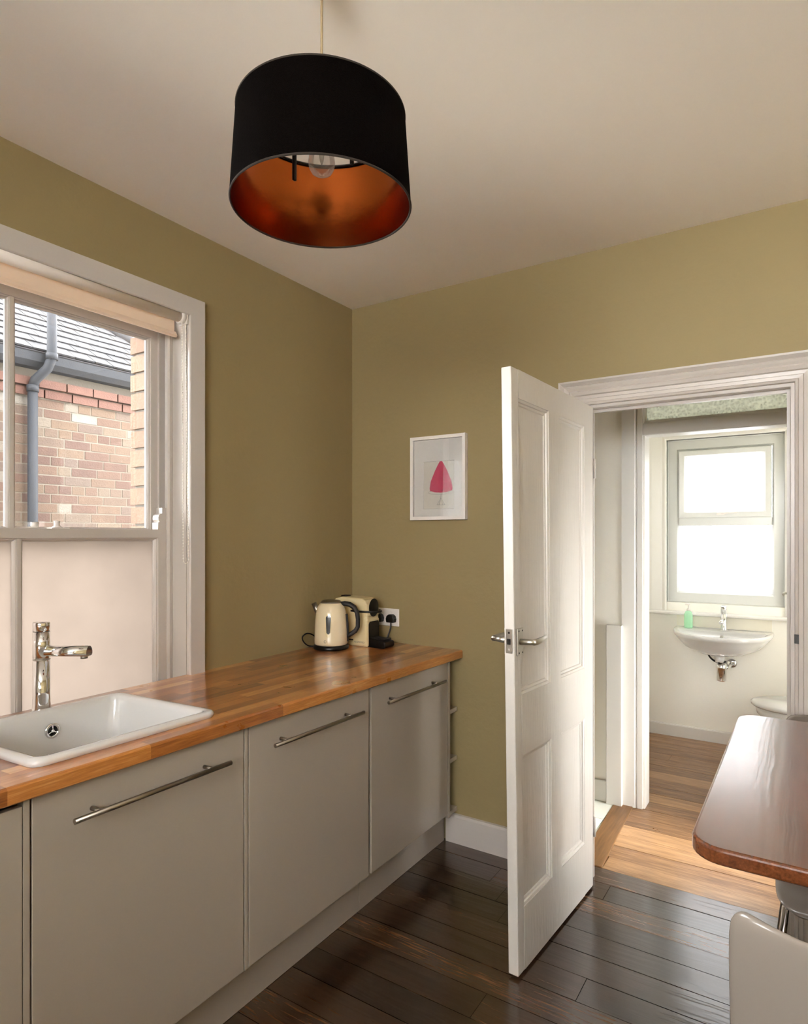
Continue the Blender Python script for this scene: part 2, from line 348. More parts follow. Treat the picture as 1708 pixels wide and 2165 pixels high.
# ------------------------------------------------------------------ floor
base = struct('floor', MB().box(-.05, RX+.05, RY-.05, 2.40, -.12, -.020), 'gap', 'dark stained wooden board floor')
rnd = random.Random(3)
k = -39
rows = []
while True:
    y0 = .0137+.1195*k; y1 = y0+.1195; k += 1
    if y0 > FY: break
    y1 = min(y1, FY)
    if y0 < .05: xs = (0, RX)
    elif y0 < .80: xs = (1.262-.055*(y0-.13)/.72 if y0 > .1 else 0, 2.42)
    else: xs = (WX if y0 > .95 else 1.235, EX)
    rows.append((k-1, y0, y1, xs))
for k, y0, y1, (xa, xb) in rows:
    cuts = [xa]
    x = xa + rnd.uniform(.7, 2.2)
    if k == -6: x = 1.41
    if k == 14: x = 1.255
    while x < xb-.35: cuts.append(x); x += rnd.uniform(1.2, 2.4)
    cuts.append(xb)
    for a, b in zip(cuts[:-1], cuts[1:]):
        dz = rnd.uniform(-.0012, .0002)
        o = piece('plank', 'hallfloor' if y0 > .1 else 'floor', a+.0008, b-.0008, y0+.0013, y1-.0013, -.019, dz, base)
tb = finish('threshold_board', MB().add([(1.160,.134,-.018),(1.262,.134,-.018),(1.228,.853,-.018),(1.130,.853,-.018),(1.160,.134,.004),(1.262,.134,.004),(1.228,.853,.004),(1.130,.853,.004)],
    [(0,3,2,1),(4,5,6,7),(0,1,5,4),(1,2,6,5),(2,3,7,6),(3,0,4,7)]), wood('honey_threshold', [(.08,.035,.012),(.20,.10,.035),(.33,.18,.07)], 'Y', (.3,.5), 30, bump=.2, perobj=.1), None, bevel=.003)
tag(tb, 'worn honey-coloured wooden board between pale tiles and dark boards in the doorway', 'threshold')
tf = struct('floor', MB().box(-.30, 1.16, .134, .853, -.03, -.006), 'ptile', 'pale grey tiled floor of the side room left of the doorway')
tf.name = 'floor.001'
for i in range(5):
    for j in range(3):
        piece('floor_tile', 'ptile', -.30+.30*i+.0015, min(-.30+.30*(i+1)-.0015, 1.135), .134+.2397*j+.0015, .134+.2397*(j+1)-.0015, -.006, .0, tf)
# ------------------------------------------------------------------ ceilings
struct('ceiling', MB().box(-.4, RX+.2, RY-.2, .055, H, H+.12), 'ceil', 'white painted kitchen ceiling')
o = struct('ceiling', MB().box(-.4, RX+.2, .055, FY+.2, 2.42, 2.54), 'pale', 'pale ceiling beyond the doorway'); o.name = 'ceiling.001'
# ------------------------------------------------------------------ walls
WY0, WY1, WZ0, WZ1 = -2.190, -1.047, .80, 2.292     # kitchen window opening
mb = MB()
W7 = (-4.25, -2.75, 1.00, 2.35)
mb.box(-.19, 0, RY, W7[0], -.1, H).box(-.19, 0, W7[1], WY0, -.1, H).box(-.19, 0, W7[0], W7[1], -.1, W7[2]).box(-.19, 0, W7[0], W7[1], W7[3], H).box(-.19, 0, WY1, OY, -.1, H).box(-.19, 0, WY0, WY1, -.1, WZ0).box(-.19, 0, WY0, WY1, WZ1, H)
struct('wall_left', mb, 'green', 'sage green wall with the sash window')
DX0, DX1, DZ = 1.240, 1.9635, 1.976
mb = MB().box(0, DX0, 0, OY, -.1, H).box(DX1+.03, RX, 0, OY, -.1, H).box(DX0, DX1+.03, 0, OY, DZ+.03, H)
struct('wall_back', mb, 'green', 'sage green wall with the doorway')
def hole(x0, x1, wy0, wy1, y0, y1, z0, z1, zt):
    return MB().box(x0, x1, wy0, y0, -.1, zt).box(x0, x1, y1, wy1, -.1, zt).box(x0, x1, y0, y1, -.1, z0).box(x0, x1, y0, y1, z1, zt)
def side_window(name, x, y0, y1, z0, z1, label, glass='glass'):
    o = struct(name, MB().ring((y0+.05, y1-.05, z0+.05, z1-.05), [(0, .02), (.05, .02), (.05, .09), (0, .09)], lambda u, v, d: (x+d, u, v)), 'gloss', label)
    finish('pane', MB().box(x+.05, x+.054, y0+.04, y1-.04, z0+.04, z1-.04), glass, o)
struct('wall_right', hole(RX, RX+.15, RY, OY, -4.3, -4.0, 1.60, 2.20, H), 'green', 'white painted side wall')
wq = struct('fill_window_7', MB().ring((W7[0]+.05, W7[1]-.05, W7[2]+.05, W7[3]-.05), [(0, -.06), (.05, -.06), (.05, -.13), (0, -.13)], lambda u, v, d: (d, u, v)), 'gloss', 'added second left-hand window, out of view')  # added out of view to bring more daylight onto back wall and ceiling
finish('pane', MB().box(-.10, -.096, W7[0]+.04, W7[1]-.04, W7[2]+.04, W7[3]-.04), 'glass', wq)
side_window('fill_window_4', RX, -4.3, -4.0, 1.60, 2.20, 'added fill window in the right wall, out of view')  # small unseen window added as extra fill for the room
RWX0, RWX1, RWZ0, RWZ1 = 1.2, 3.2, 1.50, 2.48
mb = MB().box(0, RWX0, RY-.15, RY, -.1, H).box(RWX1, RX, RY-.15, RY, -.1, H).box(RWX0, RWX1, RY-.15, RY, -.1, RWZ0).box(RWX0, RWX1, RY-.15, RY, RWZ1, H)
struct('wall_rear', mb, 'white', 'white painted wall behind the camera')
mb = MB().ring((RWX0+.06, RWX1-.06, RWZ0+.06, RWZ1-.06), [(0, -.02), (.06, -.02), (.06, -.09), (0, -.09)], lambda u, v, d: (u, RY+d, v))
mb.box(2.17, 2.23, RY-.09, RY-.02, RWZ0+.06, RWZ1-.06)
wr = struct('fill_window_3', mb, 'gloss', 'large added fill window behind the camera')  # no known window here; added to fill the room from behind
finish('pane', MB().box(RWX0+.05, RWX1-.05, RY-.06, RY-.056, RWZ0+.05, RWZ1-.05), 'glass', wr)
# lobby, side room, washroom
struct('wall_side_room', MB().box(-.40, -.30, OY, PY0, -.1, 2.42), 'pale', 'pale side room wall')
mb = MB().box(-.40, 1.180, PY0-.010, PY1, -.1, 2.42).box(1.180, 1.27, PY0+.012, PY1, -.1, 2.42).box(2.05, EX, PY0, PY1, -.1, 2.42).box(1.27, 2.05, PY0+.012, PY1, 2.19, 2.42)
struct('wall_partition', mb, 'pale', 'pale wall with the inner doorway')
LBX = 2.42
struct('wall_lobby_right', hole(LBX, LBX+.1, OY, PY0, .22, .80, .15, 1.45, 2.42), 'pale', 'pale right wall beyond the doorway')
side_window('window_5', LBX, .22, .80, .15, 1.45, 'glazed outer door of the lobby, out of view')
struct('wall_washroom_right', hole(EX, EX+.1, PY1, FY, 1.02, 1.75, .12, 2.1, 2.42), 'pale', 'pale right wall of the washroom')
side_window('fill_window_6', EX, 1.02, 1.75, .12, 2.1, 'added glazed washroom side door, out of view', 'sidepane')  # unseen glazed door added to brighten the washroom
struct('wall_washroom_left', MB().box(WX-.1, WX, PY1, FY, -.1, 2.42), 'pale', 'pale left wall of the washroom')
FX0, FX1, FZ0, FZ1 = 1.145, 1.880, .965, 2.135
mb = MB().box(WX-.1, FX0, FY, FY+.20, -.1, 2.42).box(FX1, EX+.1, FY, FY+.20, -.1, 2.42).box(FX0, FX1, FY, FY+.20, -.1, FZ0).box(FX0, FX1, FY, FY+.20, FZ1, 2.42)
struct('wall_far', mb, 'pale', 'pale cream washroom wall behind the basin')
# boxed-in pipe with a ledge in the side room
mb = MB().box(1.097, 1.178, PY0-.045, PY0-.010, 0, .965)
struct('trim_5', mb, 'gloss2', 'boxed-in corner with a ledge beside the inner doorway', bevel=.003)
# baseboards
struct('baseboard_back', MB().prism([(0, 0), (-.018, 0), (-.018, .122), (-.012, .132), (0, .134)], lambda p, t: (t, p[0], p[1]), .57, DX0-.135), 'gloss', 'white painted skirting under the sage wall')
struct('baseboard_far', MB().prism([(0, 0), (-.016, 0), (-.016, .078), (-.010, .084), (0, .085)], lambda p, t: (t, FY+p[0], p[1]), WX, EX), 'gloss2', 'low white skirting in the washroom')
struct('baseboard_side', MB().box(-.3, 1.095, PY0-.026, PY0-.010, 0, .115), 'gloss2', 'pale skirting above the pale tiles', bevel=.004)
struct('baseboard_washroom_left', MB().box(WX, WX+.015, PY1, FY-.016, 0, .085), 'gloss2', bevel=.003)
struct('baseboard_right', MB().box(RX-.018, RX, RY, 0, 0, .134), 'gloss')
# ------------------------------------------------------------------ kitchen doorway casing
arch = [(0, 0), (.003, -.022), (.012, -.026), (.016, -.018), (.030, -.020), (.034, -.012), (.048, -.014), (.052, -.024), (.066, -.030), (.074, -.022), (.084, -.030),
        (.094, -.034), (.098, -.026), (.104, -.034), (.112, -.044), (.120, -.046), (.122, 0)]
fy = lambda u, v, d: (u, d, v)
tr = struct('trim_1', MB().ring((DX0-.012, DX1+.012, 0, DZ+.012), [(o*.86, d*.8) for o, d in arch], fy, closed=False), 'gloss', 'moulded white door casing in the sage wall')
lin = [(0, -.004), (.03, -.004), (.03, OY+.004), (0, OY+.004)]
finish('jamb_lining', MB().ring((DX0, DX1, 0, DZ), lin, fy, closed=False), 'gloss', tr, bevel=.002)
finish('door_stop', MB().ring((DX0, DX1, 0, DZ), [(-.012, .038), (.0, .038), (.0, .052), (-.012, .052)], fy, closed=False), 'gloss', tr)
finish('strike_plate', MB().box(DX1+.012, DX1+.026, -.0255, -.0195, 1.065, 1.097).box(DX1+.014, DX1+.018, -.033, -.0195, 1.067, 1.095), 'dark', tr)
# ------------------------------------------------------------------ inner doorway frame with transom
fp = lambda u, v, d: (u, PY0+d, v)
tr2 = struct('trim_2', MB().ring((1.2768, 2.02, 0, 2.20), [(0, .012), (0, -.003), (.0, -.012), (.026, -.012), (.030, -.006), (.040, -.014), (.105, -.016), (.105, .012)], fp, closed=False), 'gloss2', 'white painted frame of the inner doorway')
finish('jamb_lining', MB().ring((1.2768, 2.02, 0, 2.20), [(0, .0), (-.010, .0), (-.010, .11), (0, .11)], fp, closed=False), 'gloss2', tr2)
finish('transom_bar', MB().box(1.2768, 2.02, PY0-.012, PY0+.10, 1.972, 2.040), 'gloss2', tr2, bevel=.006)
finish('glazing_bead', MB().ring((1.290, 2.01, 2.055, 2.160), [(0, .02), (.014, .014), (.014, .05), (0, .05)], fp), 'gloss2', tr2)
finish('pane', MB().box(1.2868, 2.012, PY0+.035, PY0+.039, 2.045, 2.175), 'trans', tr2)

# ------------------------------------------------------------------ door leaf, kitchen (door_1)
HG = Vector((1.2741, -.0419, 0)); DL = .675
du = (Vector((1.2267, -.7152, 0))-HG).normalized(); dn = Vector((-du.y, du.x, 0))   # dn: face towards the camera side (+x)
if dn.x < 0: dn = -dn
def dw(v):   # local (s from hinge, n outward from visible face, z)
    s, n, z = v; f = s/DL
    p = HG + du*s + dn*n
    return Vector((p.x - .0268*f*z/1.99, p.y, z + .03*f*max(0, z-1.0)/1.0*(1 if z > 1 else 0)))
d1 = thing('door_1', 'white painted four-panel door standing open into the kitchen', 'door', (HG.x, HG.y, 0), kind='structure')
T = .036; zb, zt = .010, 1.972
S = lambda a: DL - a    # from the free edge
def dpart(name, mb, m='door', par=None, **k): return finish(name, mb, m, par or d1, warp=dw, **k)
zs = [zb, .217, .715, .917, 1.878, zt]
def sl(mb, s0, s1, z0, z1, n0=-T, n1=0):
    n = max(1, int((z1-z0)/.12))
    for i in range(n): pass
    return mb.box(s0, s1, n0, n1, z0, z1)
dpart('stile', sl(MB(), S(.048), DL, zb, zt), bevel=.003)
dpart('stile', sl(MB(), 0, S(.585), zb, zt), bevel=.003)
dpart('stile', sl(MB(), S(.357), S(.270), .217, .715)); dpart('stile', sl(MB(), S(.357), S(.270), .917, 1.878))
dpart('rail', sl(MB(), S(.585), S(.048), zb, .217)); dpart('rail', sl(MB(), S(.585), S(.048), .715, .917)); dpart('rail', sl(MB(), S(.585), S(.048), 1.878, zt))
for (a, b) in ((.048, .270), (.357, .585)):
    for (z0, z1) in ((.217, .715), (.917, 1.878)):
        dpart('panel', MB().box(S(b), S(a), -T+.014, -.014, z0, z1))
        fn = lambda u, v, d: (u, d, v)
        dpart('panel_moulding', MB().ring((S(b)+.020, S(a)-.020, z0+.020, z1-.020), [(0, -.0135), (.003, -.0105), (.010, -.0095), (.012, -.005), (.020, -.002), (.020, -.0135)], fn))
        dpart('panel_moulding', MB().ring((S(b)+.020, S(a)-.020, z0+.020, z1-.020), [(0, -T+.0135), (.010, -T+.0095), (.020, -T+.002), (.020, -T+.0135)], fn))
dpart('latch_plate', MB().box(DL, DL+.0012, -.030, -.006, 1.058, 1.135), 'alu', bevel=.0005)
lt = dpart('latch_bolt', MB().box(DL+.0012, DL+.0045, -.024, -.013, 1.086, 1.104), 'dark')
dpart('latch_screw', MB().cyl((DL+.001, -.018, 1.070), (DL+.002, -.018, 1.070), .0035, seg=10)), dpart('latch_screw', MB().cyl((DL+.001, -.018, 1.123), (DL+.002, -.018, 1.123), .0035, seg=10), 'dark')
for side in (1, -1):
    n0 = 0 if side > 0 else -T
    f = lambda n: n0 + side*n
    hd = dpart('lever_handle', MB().cyl((S(.032), f(.004), 1.093), (S(.032), f(.058), 1.095), .0105, .0085, 20).tube([(S(.026), f(.056), 1.095), (S(.040), f(.058), 1.096), (S(.085), f(.056), 1.099), (S(.128), f(.050), 1.101)], [.0085, .010, .0085, .0065], 12), 'alu', sub=0)
    hd['label'] = 'satin metal lever handle'
    bp = finish('back_plate', MB().box(S(.052), S(.012), f(0), f(.007), 1.050, 1.136), 'alu', hd, warp=dw, bevel=.002)
    finish('screw', MB().cyl((S(.020), f(.006), 1.058), (S(.020), f(.0076), 1.058), .003, seg=8).cyl((S(.044), f(.006), 1.058), (S(.044), f(.0076), 1.058), .003, seg=8)
           .cyl((S(.020), f(.006), 1.128), (S(.020), f(.0076), 1.128), .003, seg=8).cyl((S(.044), f(.006), 1.128), (S(.044), f(.0076), 1.128), .003, seg=8), 'dark', hd, warp=dw)
for z in (.25, 1.72):
    dpart('hinge', MB().cyl((-.004, .004, z-.04), (-.004, .004, z+.04), .005, seg=10), 'gloss')

# ------------------------------------------------------------------ washroom door, edge on (door_2)
d2 = thing('door_2', 'white washroom door opened flat to the right, seen edge on', 'door', (1.96, .97, 0), kind='structure')
finish('leaf', MB().box(1.930, 1.966, .975, 1.66, .01, 1.965), 'gloss2', d2, bevel=.003)
h2 = finish('lever_handle', MB().cyl((1.930, 1.60, 1.115), (1.893, 1.60, 1.115), .008).tube([(1.897, 1.604, 1.115), (1.895, 1.56, 1.115), (1.895, 1.50, 1.115)], .0075), 'alu', d2)
finish('back_plate', MB().box(1.918, 1.930, 1.585, 1.622, 1.020, 1.165), 'alu', h2, bevel=.002)

# ------------------------------------------------------------------ washroom window (window_2)
ff = lambda u, v, d: (u, FY+d, v)
w2 = thing('window_2', 'white framed washroom window with two textured panes', 'window', (1.51, FY, .97), kind='structure')
finish('frame', MB().ring((FX0+.075, FX1-.075, FZ0+.08, FZ1-.08), [(0, .045), (.012, .030), (.070, .030), (.078, .022), (.078, .10), (0, .10)], ff), 'upvc', w2)
finish('mullion', MB().box(FX0+.075, FX1-.075, FY+.030, FY+.10, 1.515, 1.575), 'upvc', w2, bevel=.006)
finish('opening_sash', MB().ring((1.268, 1.757, 1.618, 2.006), [(0, .030), (.010, .012), (.040, .010), (.046, .016), (.046, .08), (0, .08)], ff), 'upvc', w2)
finish('pane', MB().box(1.262, 1.763, FY+.048, FY+.054, 1.612, 2.012), 'obsc', w2)
finish('pane', MB().box(FX0+.070, FX1-.070, FY+.060, FY+.066, FZ0+.075, 1.520), 'obsc', w2)
lh = finish('sash_handle', MB().box(1.470, 1.520, FY-.004, FY+.010, 1.588, 1.606).tube([(1.500, FY-.010, 1.597), (1.540, FY-.018, 1.602), (1.600, FY-.014, 1.606)], .006), 'wplas', w2, bevel=.002)
struct('trim_3', MB().ring((FX0, FX1, .905, FZ1), [(0, .03), (0, -.012), (.012, -.018), (.030, -.010), (.045, -.014), (.100, -.022), (.128, -.022), (.130, 0), (.13, .0)], ff, closed=False), 'gloss2', 'white casing round the washroom window')
struct('window_sill', MB().box(WX+.004, 2.06, FY-.075, FY+.03, .883, .905), 'gloss2', 'white washroom window sill', bevel=.009, bseg=3)
# far exterior wall of the washroom view gets sky only

# ------------------------------------------------------------------ kitchen sash window (window_1)
fx = lambda u, v, d: (d, u, v)
w1 = thing('window_1', 'white sash window with clear upper panes and frosted lower panes', 'window', (0, (WY0+WY1)/2, WZ0), kind='structure')
struct('trim_4', MB().ring((WY0, WY1, .905, WZ1), [(0, .0), (0, .018), (.004, .022), (.070, .024), (.072, .0)], fx, closed=False), 'gloss', 'flat white casing round the sash window', bevel=.0015)
finish('lining', MB().ring((WY0, WY1, WZ0, WZ1), [(-.004, .003), (-.004, -.188), (.02, -.188), (.02, .003)], fx), 'eggshell', w1)
finish('staff_bead', MB().ring((WY0+.030, WY1-.030, WZ0+.03, WZ1-.02), [(0, -.090), (.003, -.078), (.010, -.074), (.022, -.076), (.030, -.080), (.030, -.090)], fx), 'gloss', w1)
finish('parting_bead', MB().ring((WY0+.035, WY1-.035, WZ0+.03, WZ1-.02), [(0, -.128), (.0, -.118), (.035, -.118), (.035, -.128)], fx), 'gloss', w1)
finish('outer_lining', MB().ring((WY0+.016, WY1-.016, WZ0+.03, WZ1-.01), [(0, -.19), (.0, -.168), (.016, -.168), (.016, -.19)], fx), 'gloss', w1)
GY0, GY1 = WY0+.078, WY1-.078; BAR = (GY0+GY1)/2
def sash(nm, x, gz0, gz1, top, bot, glass):
    s_ = finish(nm, MB().ring((GY0-.012, GY1+.012, gz0-.010, gz1+.010), [(0, x-.018), (0, x+.016), (.001, x+.018), (.037, x+.018), (.037, x-.018)], fx), 'gloss', w1)
    me = s_.data
    for v in me.vertices:   # rails deeper than stiles
        z = v.co.z + WZ0
        if z < gz0-.03: v.co.z = bot - WZ0
        if z > gz1+.03: v.co.z = top - WZ0
    prof = [(0, x-.004), (0, x+.002), (.004, x+.006), (.006, x+.012), (.012, x+.014), (.012, x-.004)]
    for a, b in ((GY0, BAR-.016), (BAR+.016, GY1)):
        finish('glazing_moulding', MB().ring((a, b, gz0, gz1), prof, fx), 'gloss', s_)
        finish('pane', MB().box(x-.004, x-.001, a-.004, b+.004, gz0-.004, gz1+.004), glass, s_)
    finish('glazing_bar', MB().box(x-.014, x+.016, BAR-.006, BAR+.006, gz0-.01, gz1+.01), 'gloss', s_)
    return s_
up = sash('upper_sash', -.146, 1.475, 2.203, 2.262, 1.438, 'glass')
lo = sash('lower_sash', -.100, .870, 1.426, 1.4685, .815, 'film')
# sash horn on the lower sash
y0 = GY1+.012
prof = [(0, 0), (.0, .028), (.010, .028), (.004, .040), (.004, .056), (.012, .066), (.022, .068), (.022, .088), (.040, .088), (.040, 0)]
mb = MB().prism([(0,0),(.0,.026),(.007,.030),(.002,.038),(.001,.046),(.004,.055),(.012,.062),(.018,.062),(.018,.084),(.036,.084),(.036,0)], lambda p, t: (t, y0+p[0], 1.4685+p[1]), -.118, -.083)
finish('sash_horn', mb, 'gloss', lo)
mb = MB().box(-.118, -.088, BAR+.105, BAR+.165, 1.4685, 1.472).lathe([(.018, 0), (.013, .004), (.009, .006), (.009, .020), (.011, .022), (0.0001, .024)], (-.100, BAR+.128, 1.472), 20)
finish('sash_fastener', mb, 'wplas', lo)
mb = MB().cyl((-.128, BAR+.070, 1.475), (-.128, BAR+.070, 1.490), .012); finish('fastener_keep', mb, 'wplas', up)

# ------------------------------------------------------------------ roller blind
bl = thing('roller_blind', 'rolled-up beige roller blind across the top of the kitchen window', 'blind', (-.012, (WY0+WY1)/2, 2.282))
BX, BZ = -.004, 2.281
ya, yb = WY0+.022, WY1-.030
finish('roller_tube', MB().cyl((BX, ya, BZ), (BX, yb, BZ), .0195, seg=28), mat('blind_cloth_roll', (.86, .81, .76), .85), bl)
finish('blind_cloth', MB().add([(BX-.018, ya+.01, BZ), (BX-.018, yb-.008, BZ), (BX-.022, yb-.006, 2.224), (BX-.022, ya+.01, 2.224)], [(0, 1, 2, 3)]), 'cloth', bl, solid=.001)
finish('bottom_bar', MB().prism([(-.030, 2.208), (-.014, 2.204), (-.008, 2.210), (-.016, 2.226), (-.024, 2.228)], lambda p, t: (BX+p[0]+.0, t, p[1]), ya+.01, yb-.002), 'cloth', bl)
br = finish('bracket', MB().lathe([(.024, 0), (.026, .004), (.026, .012), (.022, .020)], (BX, yb-.002, BZ), 24, Matrix.Rotation(-PI/2, 3, 'X')).box(BX-.022, BX+.020, yb+.018, yb+.028, BZ-.026, BZ+.026), 'wplas', bl, bevel=.002)
# bead chain loop
pts = []
zl = 1.355
for i in range(40): pts.append((BX+.012+.012*i/39, yb+.004-.004*i/39, BZ-.015-(BZ-.015-zl)*i/39))
for i in range(1, 12):
    a = PI*i/12; pts.append((BX+.024, yb+.012-.012*math.cos(a), zl-.016*math.sin(a)))
for i in range(40): pts.append((BX+.024-.006*i/39, yb+.024-.010*i/39, zl+(BZ-.015-zl)*i/39))
mb = MB().tube(pts, .0009, 5)
acc = 0; prev = Vector(pts[0])
for p in pts[1:]:
    p = Vector(p); seg = (p-prev).length; nn = int((acc+seg)/.0115)
    d0 = .0115-acc
    for q in range(nn): mb.sphere(prev+(p-prev)*((d0+q*.0115)/seg), .0025, 6)
    acc = (acc+seg) - nn*.0115; prev = p
ch = finish('bead_chain', mb, 'beads', bl)

# ------------------------------------------------------------------ pendant lamp
LX, LY = 1.155, -1.627; LB, LT = 2.140, 2.325
fwd = Vector((-math.sin(YAW), math.cos(YAW), 0)); rgt = Vector((math.cos(YAW), math.sin(YAW), 0))
lpos = CAM + fwd*1.32 + rgt*((680-854)/1335*1.32); LX, LY = lpos.x, lpos.y
LB = 1.446 + .52*1.32; LT = LB + .187
la = thing('pendant_lamp', 'black drum pendant lamp with a copper lining hanging from the ceiling', 'lamp', (LX, LY, LB))
R0, R1 = .1868, .1745
finish('lamp_shade', MB().lathe([(R0, LB), (R1, LT)], (LX, LY, 0), 96, cap=False), 'fabric', la)
lnr = finish('shade_lining', MB().lathe([(R0-.0025, LB+.001), (R1-.0025, LT-.001)], (LX, LY, 0), 96, cap=False), 'copper', la); lnr['label'] = 'copper foil lining'
finish('shade_rim', MB().tube([(LX+(R0-.001)*math.cos(2*PI*i/96), LY+(R0-.001)*math.sin(2*PI*i/96), LB) for i in range(96)], .0022, 8, closed=True), 'shadeedge', la)
finish('shade_rim', MB().tube([(LX+(R1-.001)*math.cos(2*PI*i/96), LY+(R1-.001)*math.sin(2*PI*i/96), LT) for i in range(96)], .0022, 8, closed=True), 'shadeedge', la)
mb = MB().tube([(LX+(R1-.006)*math.cos(2*PI*i/48), LY+(R1-.006)*math.sin(2*PI*i/48), LT-.004) for i in range(48)], .0022, 6, closed=True)
for q in range(3):
    a = math.radians(200+120*q); mb.tube([(LX+.022*math.cos(a), LY+.022*math.sin(a), LT-.030), (LX+.10*math.cos(a), LY+.10*math.sin(a), LT-.020), (LX+(R1-.006)*math.cos(a), LY+(R1-.006)*math.sin(a), LT-.004)], .0022, 6)
mb.tube([(LX+.022*math.cos(2*PI*i/24), LY+.022*math.sin(2*PI*i/24), LT-.030) for i in range(24)], .003, 6, closed=True)
finish('shade_carrier', mb, 'black', la)
for a, zb_ in ((-.057, 2.188), (.063, 2.222)):
    c = Vector((LX, LY, 0)) + rgt*a
    finish('carrier_strap', MB().box(c.x-.003, c.x+.003, c.y-.004, c.y+.004, zb_, LT-.010), 'black', la, bevel=.001)
finish('lamp_holder', MB().lathe([(.004, LT+.005), (.013, LT), (.018, LT-.010), (.018, LT-.038), (.015, LT-.043)], (LX, LY, 0), 24), 'wplas', la)
blb = [(.0001, LT-.122), (.012, LT-.1205), (.021, LT-.115), (.0265, LT-.105), (.0278, LT-.094), (.0265, LT-.083), (.0215, LT-.070), (.0150, LT-.058), (.0125, LT-.044)]
bu = finish('light_bulb', MB().lathe(blb, (LX, LY, 0), 32, cap=False), 'bulbglass', la)
finish('filament_stem', MB().lathe([(.004, LT-.044), (.004, LT-.064), (.0065, LT-.074), (.004, LT-.090), (.0015, LT-.098)], (LX, LY, 0), 12), 'bulbglass', bu)
finish('lamp_cord', MB().tube([(LX, LY, LT), (LX, LY, H-.02)], .0028, 8), 'cord', la)
finish('ceiling_rose', MB().lathe([(.006, H-.045), (.03, H-.030), (.042, H-.008), (.042, H)], (LX, LY, 0), 28), 'wplas', la)

# ------------------------------------------------------------------ cabinets
DXF = .630
def cab(y0, y1, label, handle=True, group='white base cabinets under the worktop', ztop=.866, hy=None):
    t = thing('base_cabinet', label, 'cabinet', (.30, (y0+y1)/2, 0), group)
    t2 = finish('carcass', MB().box(.03, .606, y0+.002, y1-.002, .16, .866 if 'sink' not in label else .700), 'plinth', t, warp=twist)
    d = finish('cabinet_door', MB().box(.610, DXF, y0+.003, y1-.003, .167, ztop), 'cab', t, warp=twist, bevel=.0015)
    if hy:
        a, b = hy; q = a+.075*(b-a)+.0
        mb = MB().cyl((.667, a, .7985), (.667, b, .7985), .0062, seg=16)
        for yy in (a+.062, b-.062): mb.cyl((DXF, yy, .7985), (.662, yy, .7985), .0055, seg=12)
        h = finish('bar_handle', mb, 'steel', d, warp=twist); h['label'] = 'brushed steel bar handle'
    return t
cab(-.706, -.104, 'white gloss base cabinet nearest the back wall', hy=(-.641, -.187))
cab(-1.323, -.716, 'white gloss base cabinet second from the back wall', hy=(-1.250, -.799))
cab(-1.941, -1.338, 'wide-handled white gloss base cabinet under the white sink', hy=(-1.867, -1.422))
def slab(name, label, x0, x1, y0, y1, z0, z1, mtl='cab', cat='panel'):
    o = finish(name, MB().box(x0, x1, y0, y1, z0, z1), mtl, warp=twist, bevel=.001); return tag(o, label, cat)
slab('end_panel', 'slim white end panel beside the open shelves', .03, DXF, -.1025, -.082, .150, .868)
slab('filler_panel', 'narrow white filler strip between the second and third cabinet doors', .03, DXF, -1.3365, -1.3245, .165, .868)
slab('filler_panel', 'narrow white filler strip between sink cabinet and dishwasher', .03, DXF, -1.9560, -1.9425, .165, .868)
# open shelf unit in the gap
su = thing('open_shelf', 'open white shelf unit between the end cabinet and the back wall', 'shelf', (.3, -.04, 0))
finish('back_panel', MB().box(.012, .024, -.080, -.004, .15, .865), 'plinth', su, warp=twist)
for z in (.640, .412, .172):
    finish('shelf_board', MB().box(.024, .625, -.080, -.006, z-.020, z), 'cab', su, warp=twist, bevel=.001)
# integrated appliance
ap = thing('dishwasher', 'white fronted dishwasher with a dark top strip at the left edge', 'dishwasher', (.3, -2.26, 0))
finish('body', MB().box(.03, .60, -2.556, -1.962, .16, .862), 'dark', ap, warp=twist)
finish('front_door', MB().box(.606, DXF, -2.554, -1.9575, .167, .8545), 'cab', ap, warp=twist, bevel=.0015)
finish('top_strip', MB().box(.590, .612, -2.554, -1.960, .8545, .868), 'black', ap, warp=twist)
cab(-3.16, -2.560, 'white gloss base cabinet beyond the dishwasher', hy=(-3.10, -2.65))
pl = thing('plinth', 'grey-white kickboard under the cabinets', 'plinth', (.56, -1.6, 0))
for a, b in ((-.688, -.019), (-3.16, -.690)):
    finish('kickboard', MB().box(.545, .562, a, b, .0, .158), 'plinth', pl, bevel=.001)

# ------------------------------------------------------------------ worktop of staves
SY0, SY1 = -1.893, -1.417
wt = thing('worktop', 'oiled wooden block worktop running under the window', 'worktop', (.325, -1.6, .87))
r5 = random.Random(11)
RW = .0435; CE = -3.16
for i in range(15):
    x0 = i*RW; x1 = x0+RW
    y = -.004; segs = []
    L = r5.uniform(.1, .5)
    while y > CE:
        e = max(CE, y-L); segs.append((e, y)); y = e; L = r5.uniform(.22, .62)
    for (a, b) in segs:
        parts = [(a, b)]
        if 3 <= i < 13:
            parts = []
            if b > SY1: parts.append((max(a, SY1), b))
            if a < SY0: parts.append((a, min(b, SY0)))
        for (p, q) in parts:
            if q-p < .004: continue
            if i < 14: mb = MB().box(x0, x1, p, q, .871, .909)
            else: mb = MB().prism([(x0, .871), (x1-.003, .871), (x1, .874), (x1, .903), (x1-.002, .907), (x1-.006, .909), (x0, .909)], lambda v, t: (v[0], t, v[1]), p, q)
            finish('stave', mb, 'counter', wt, warp=twist)
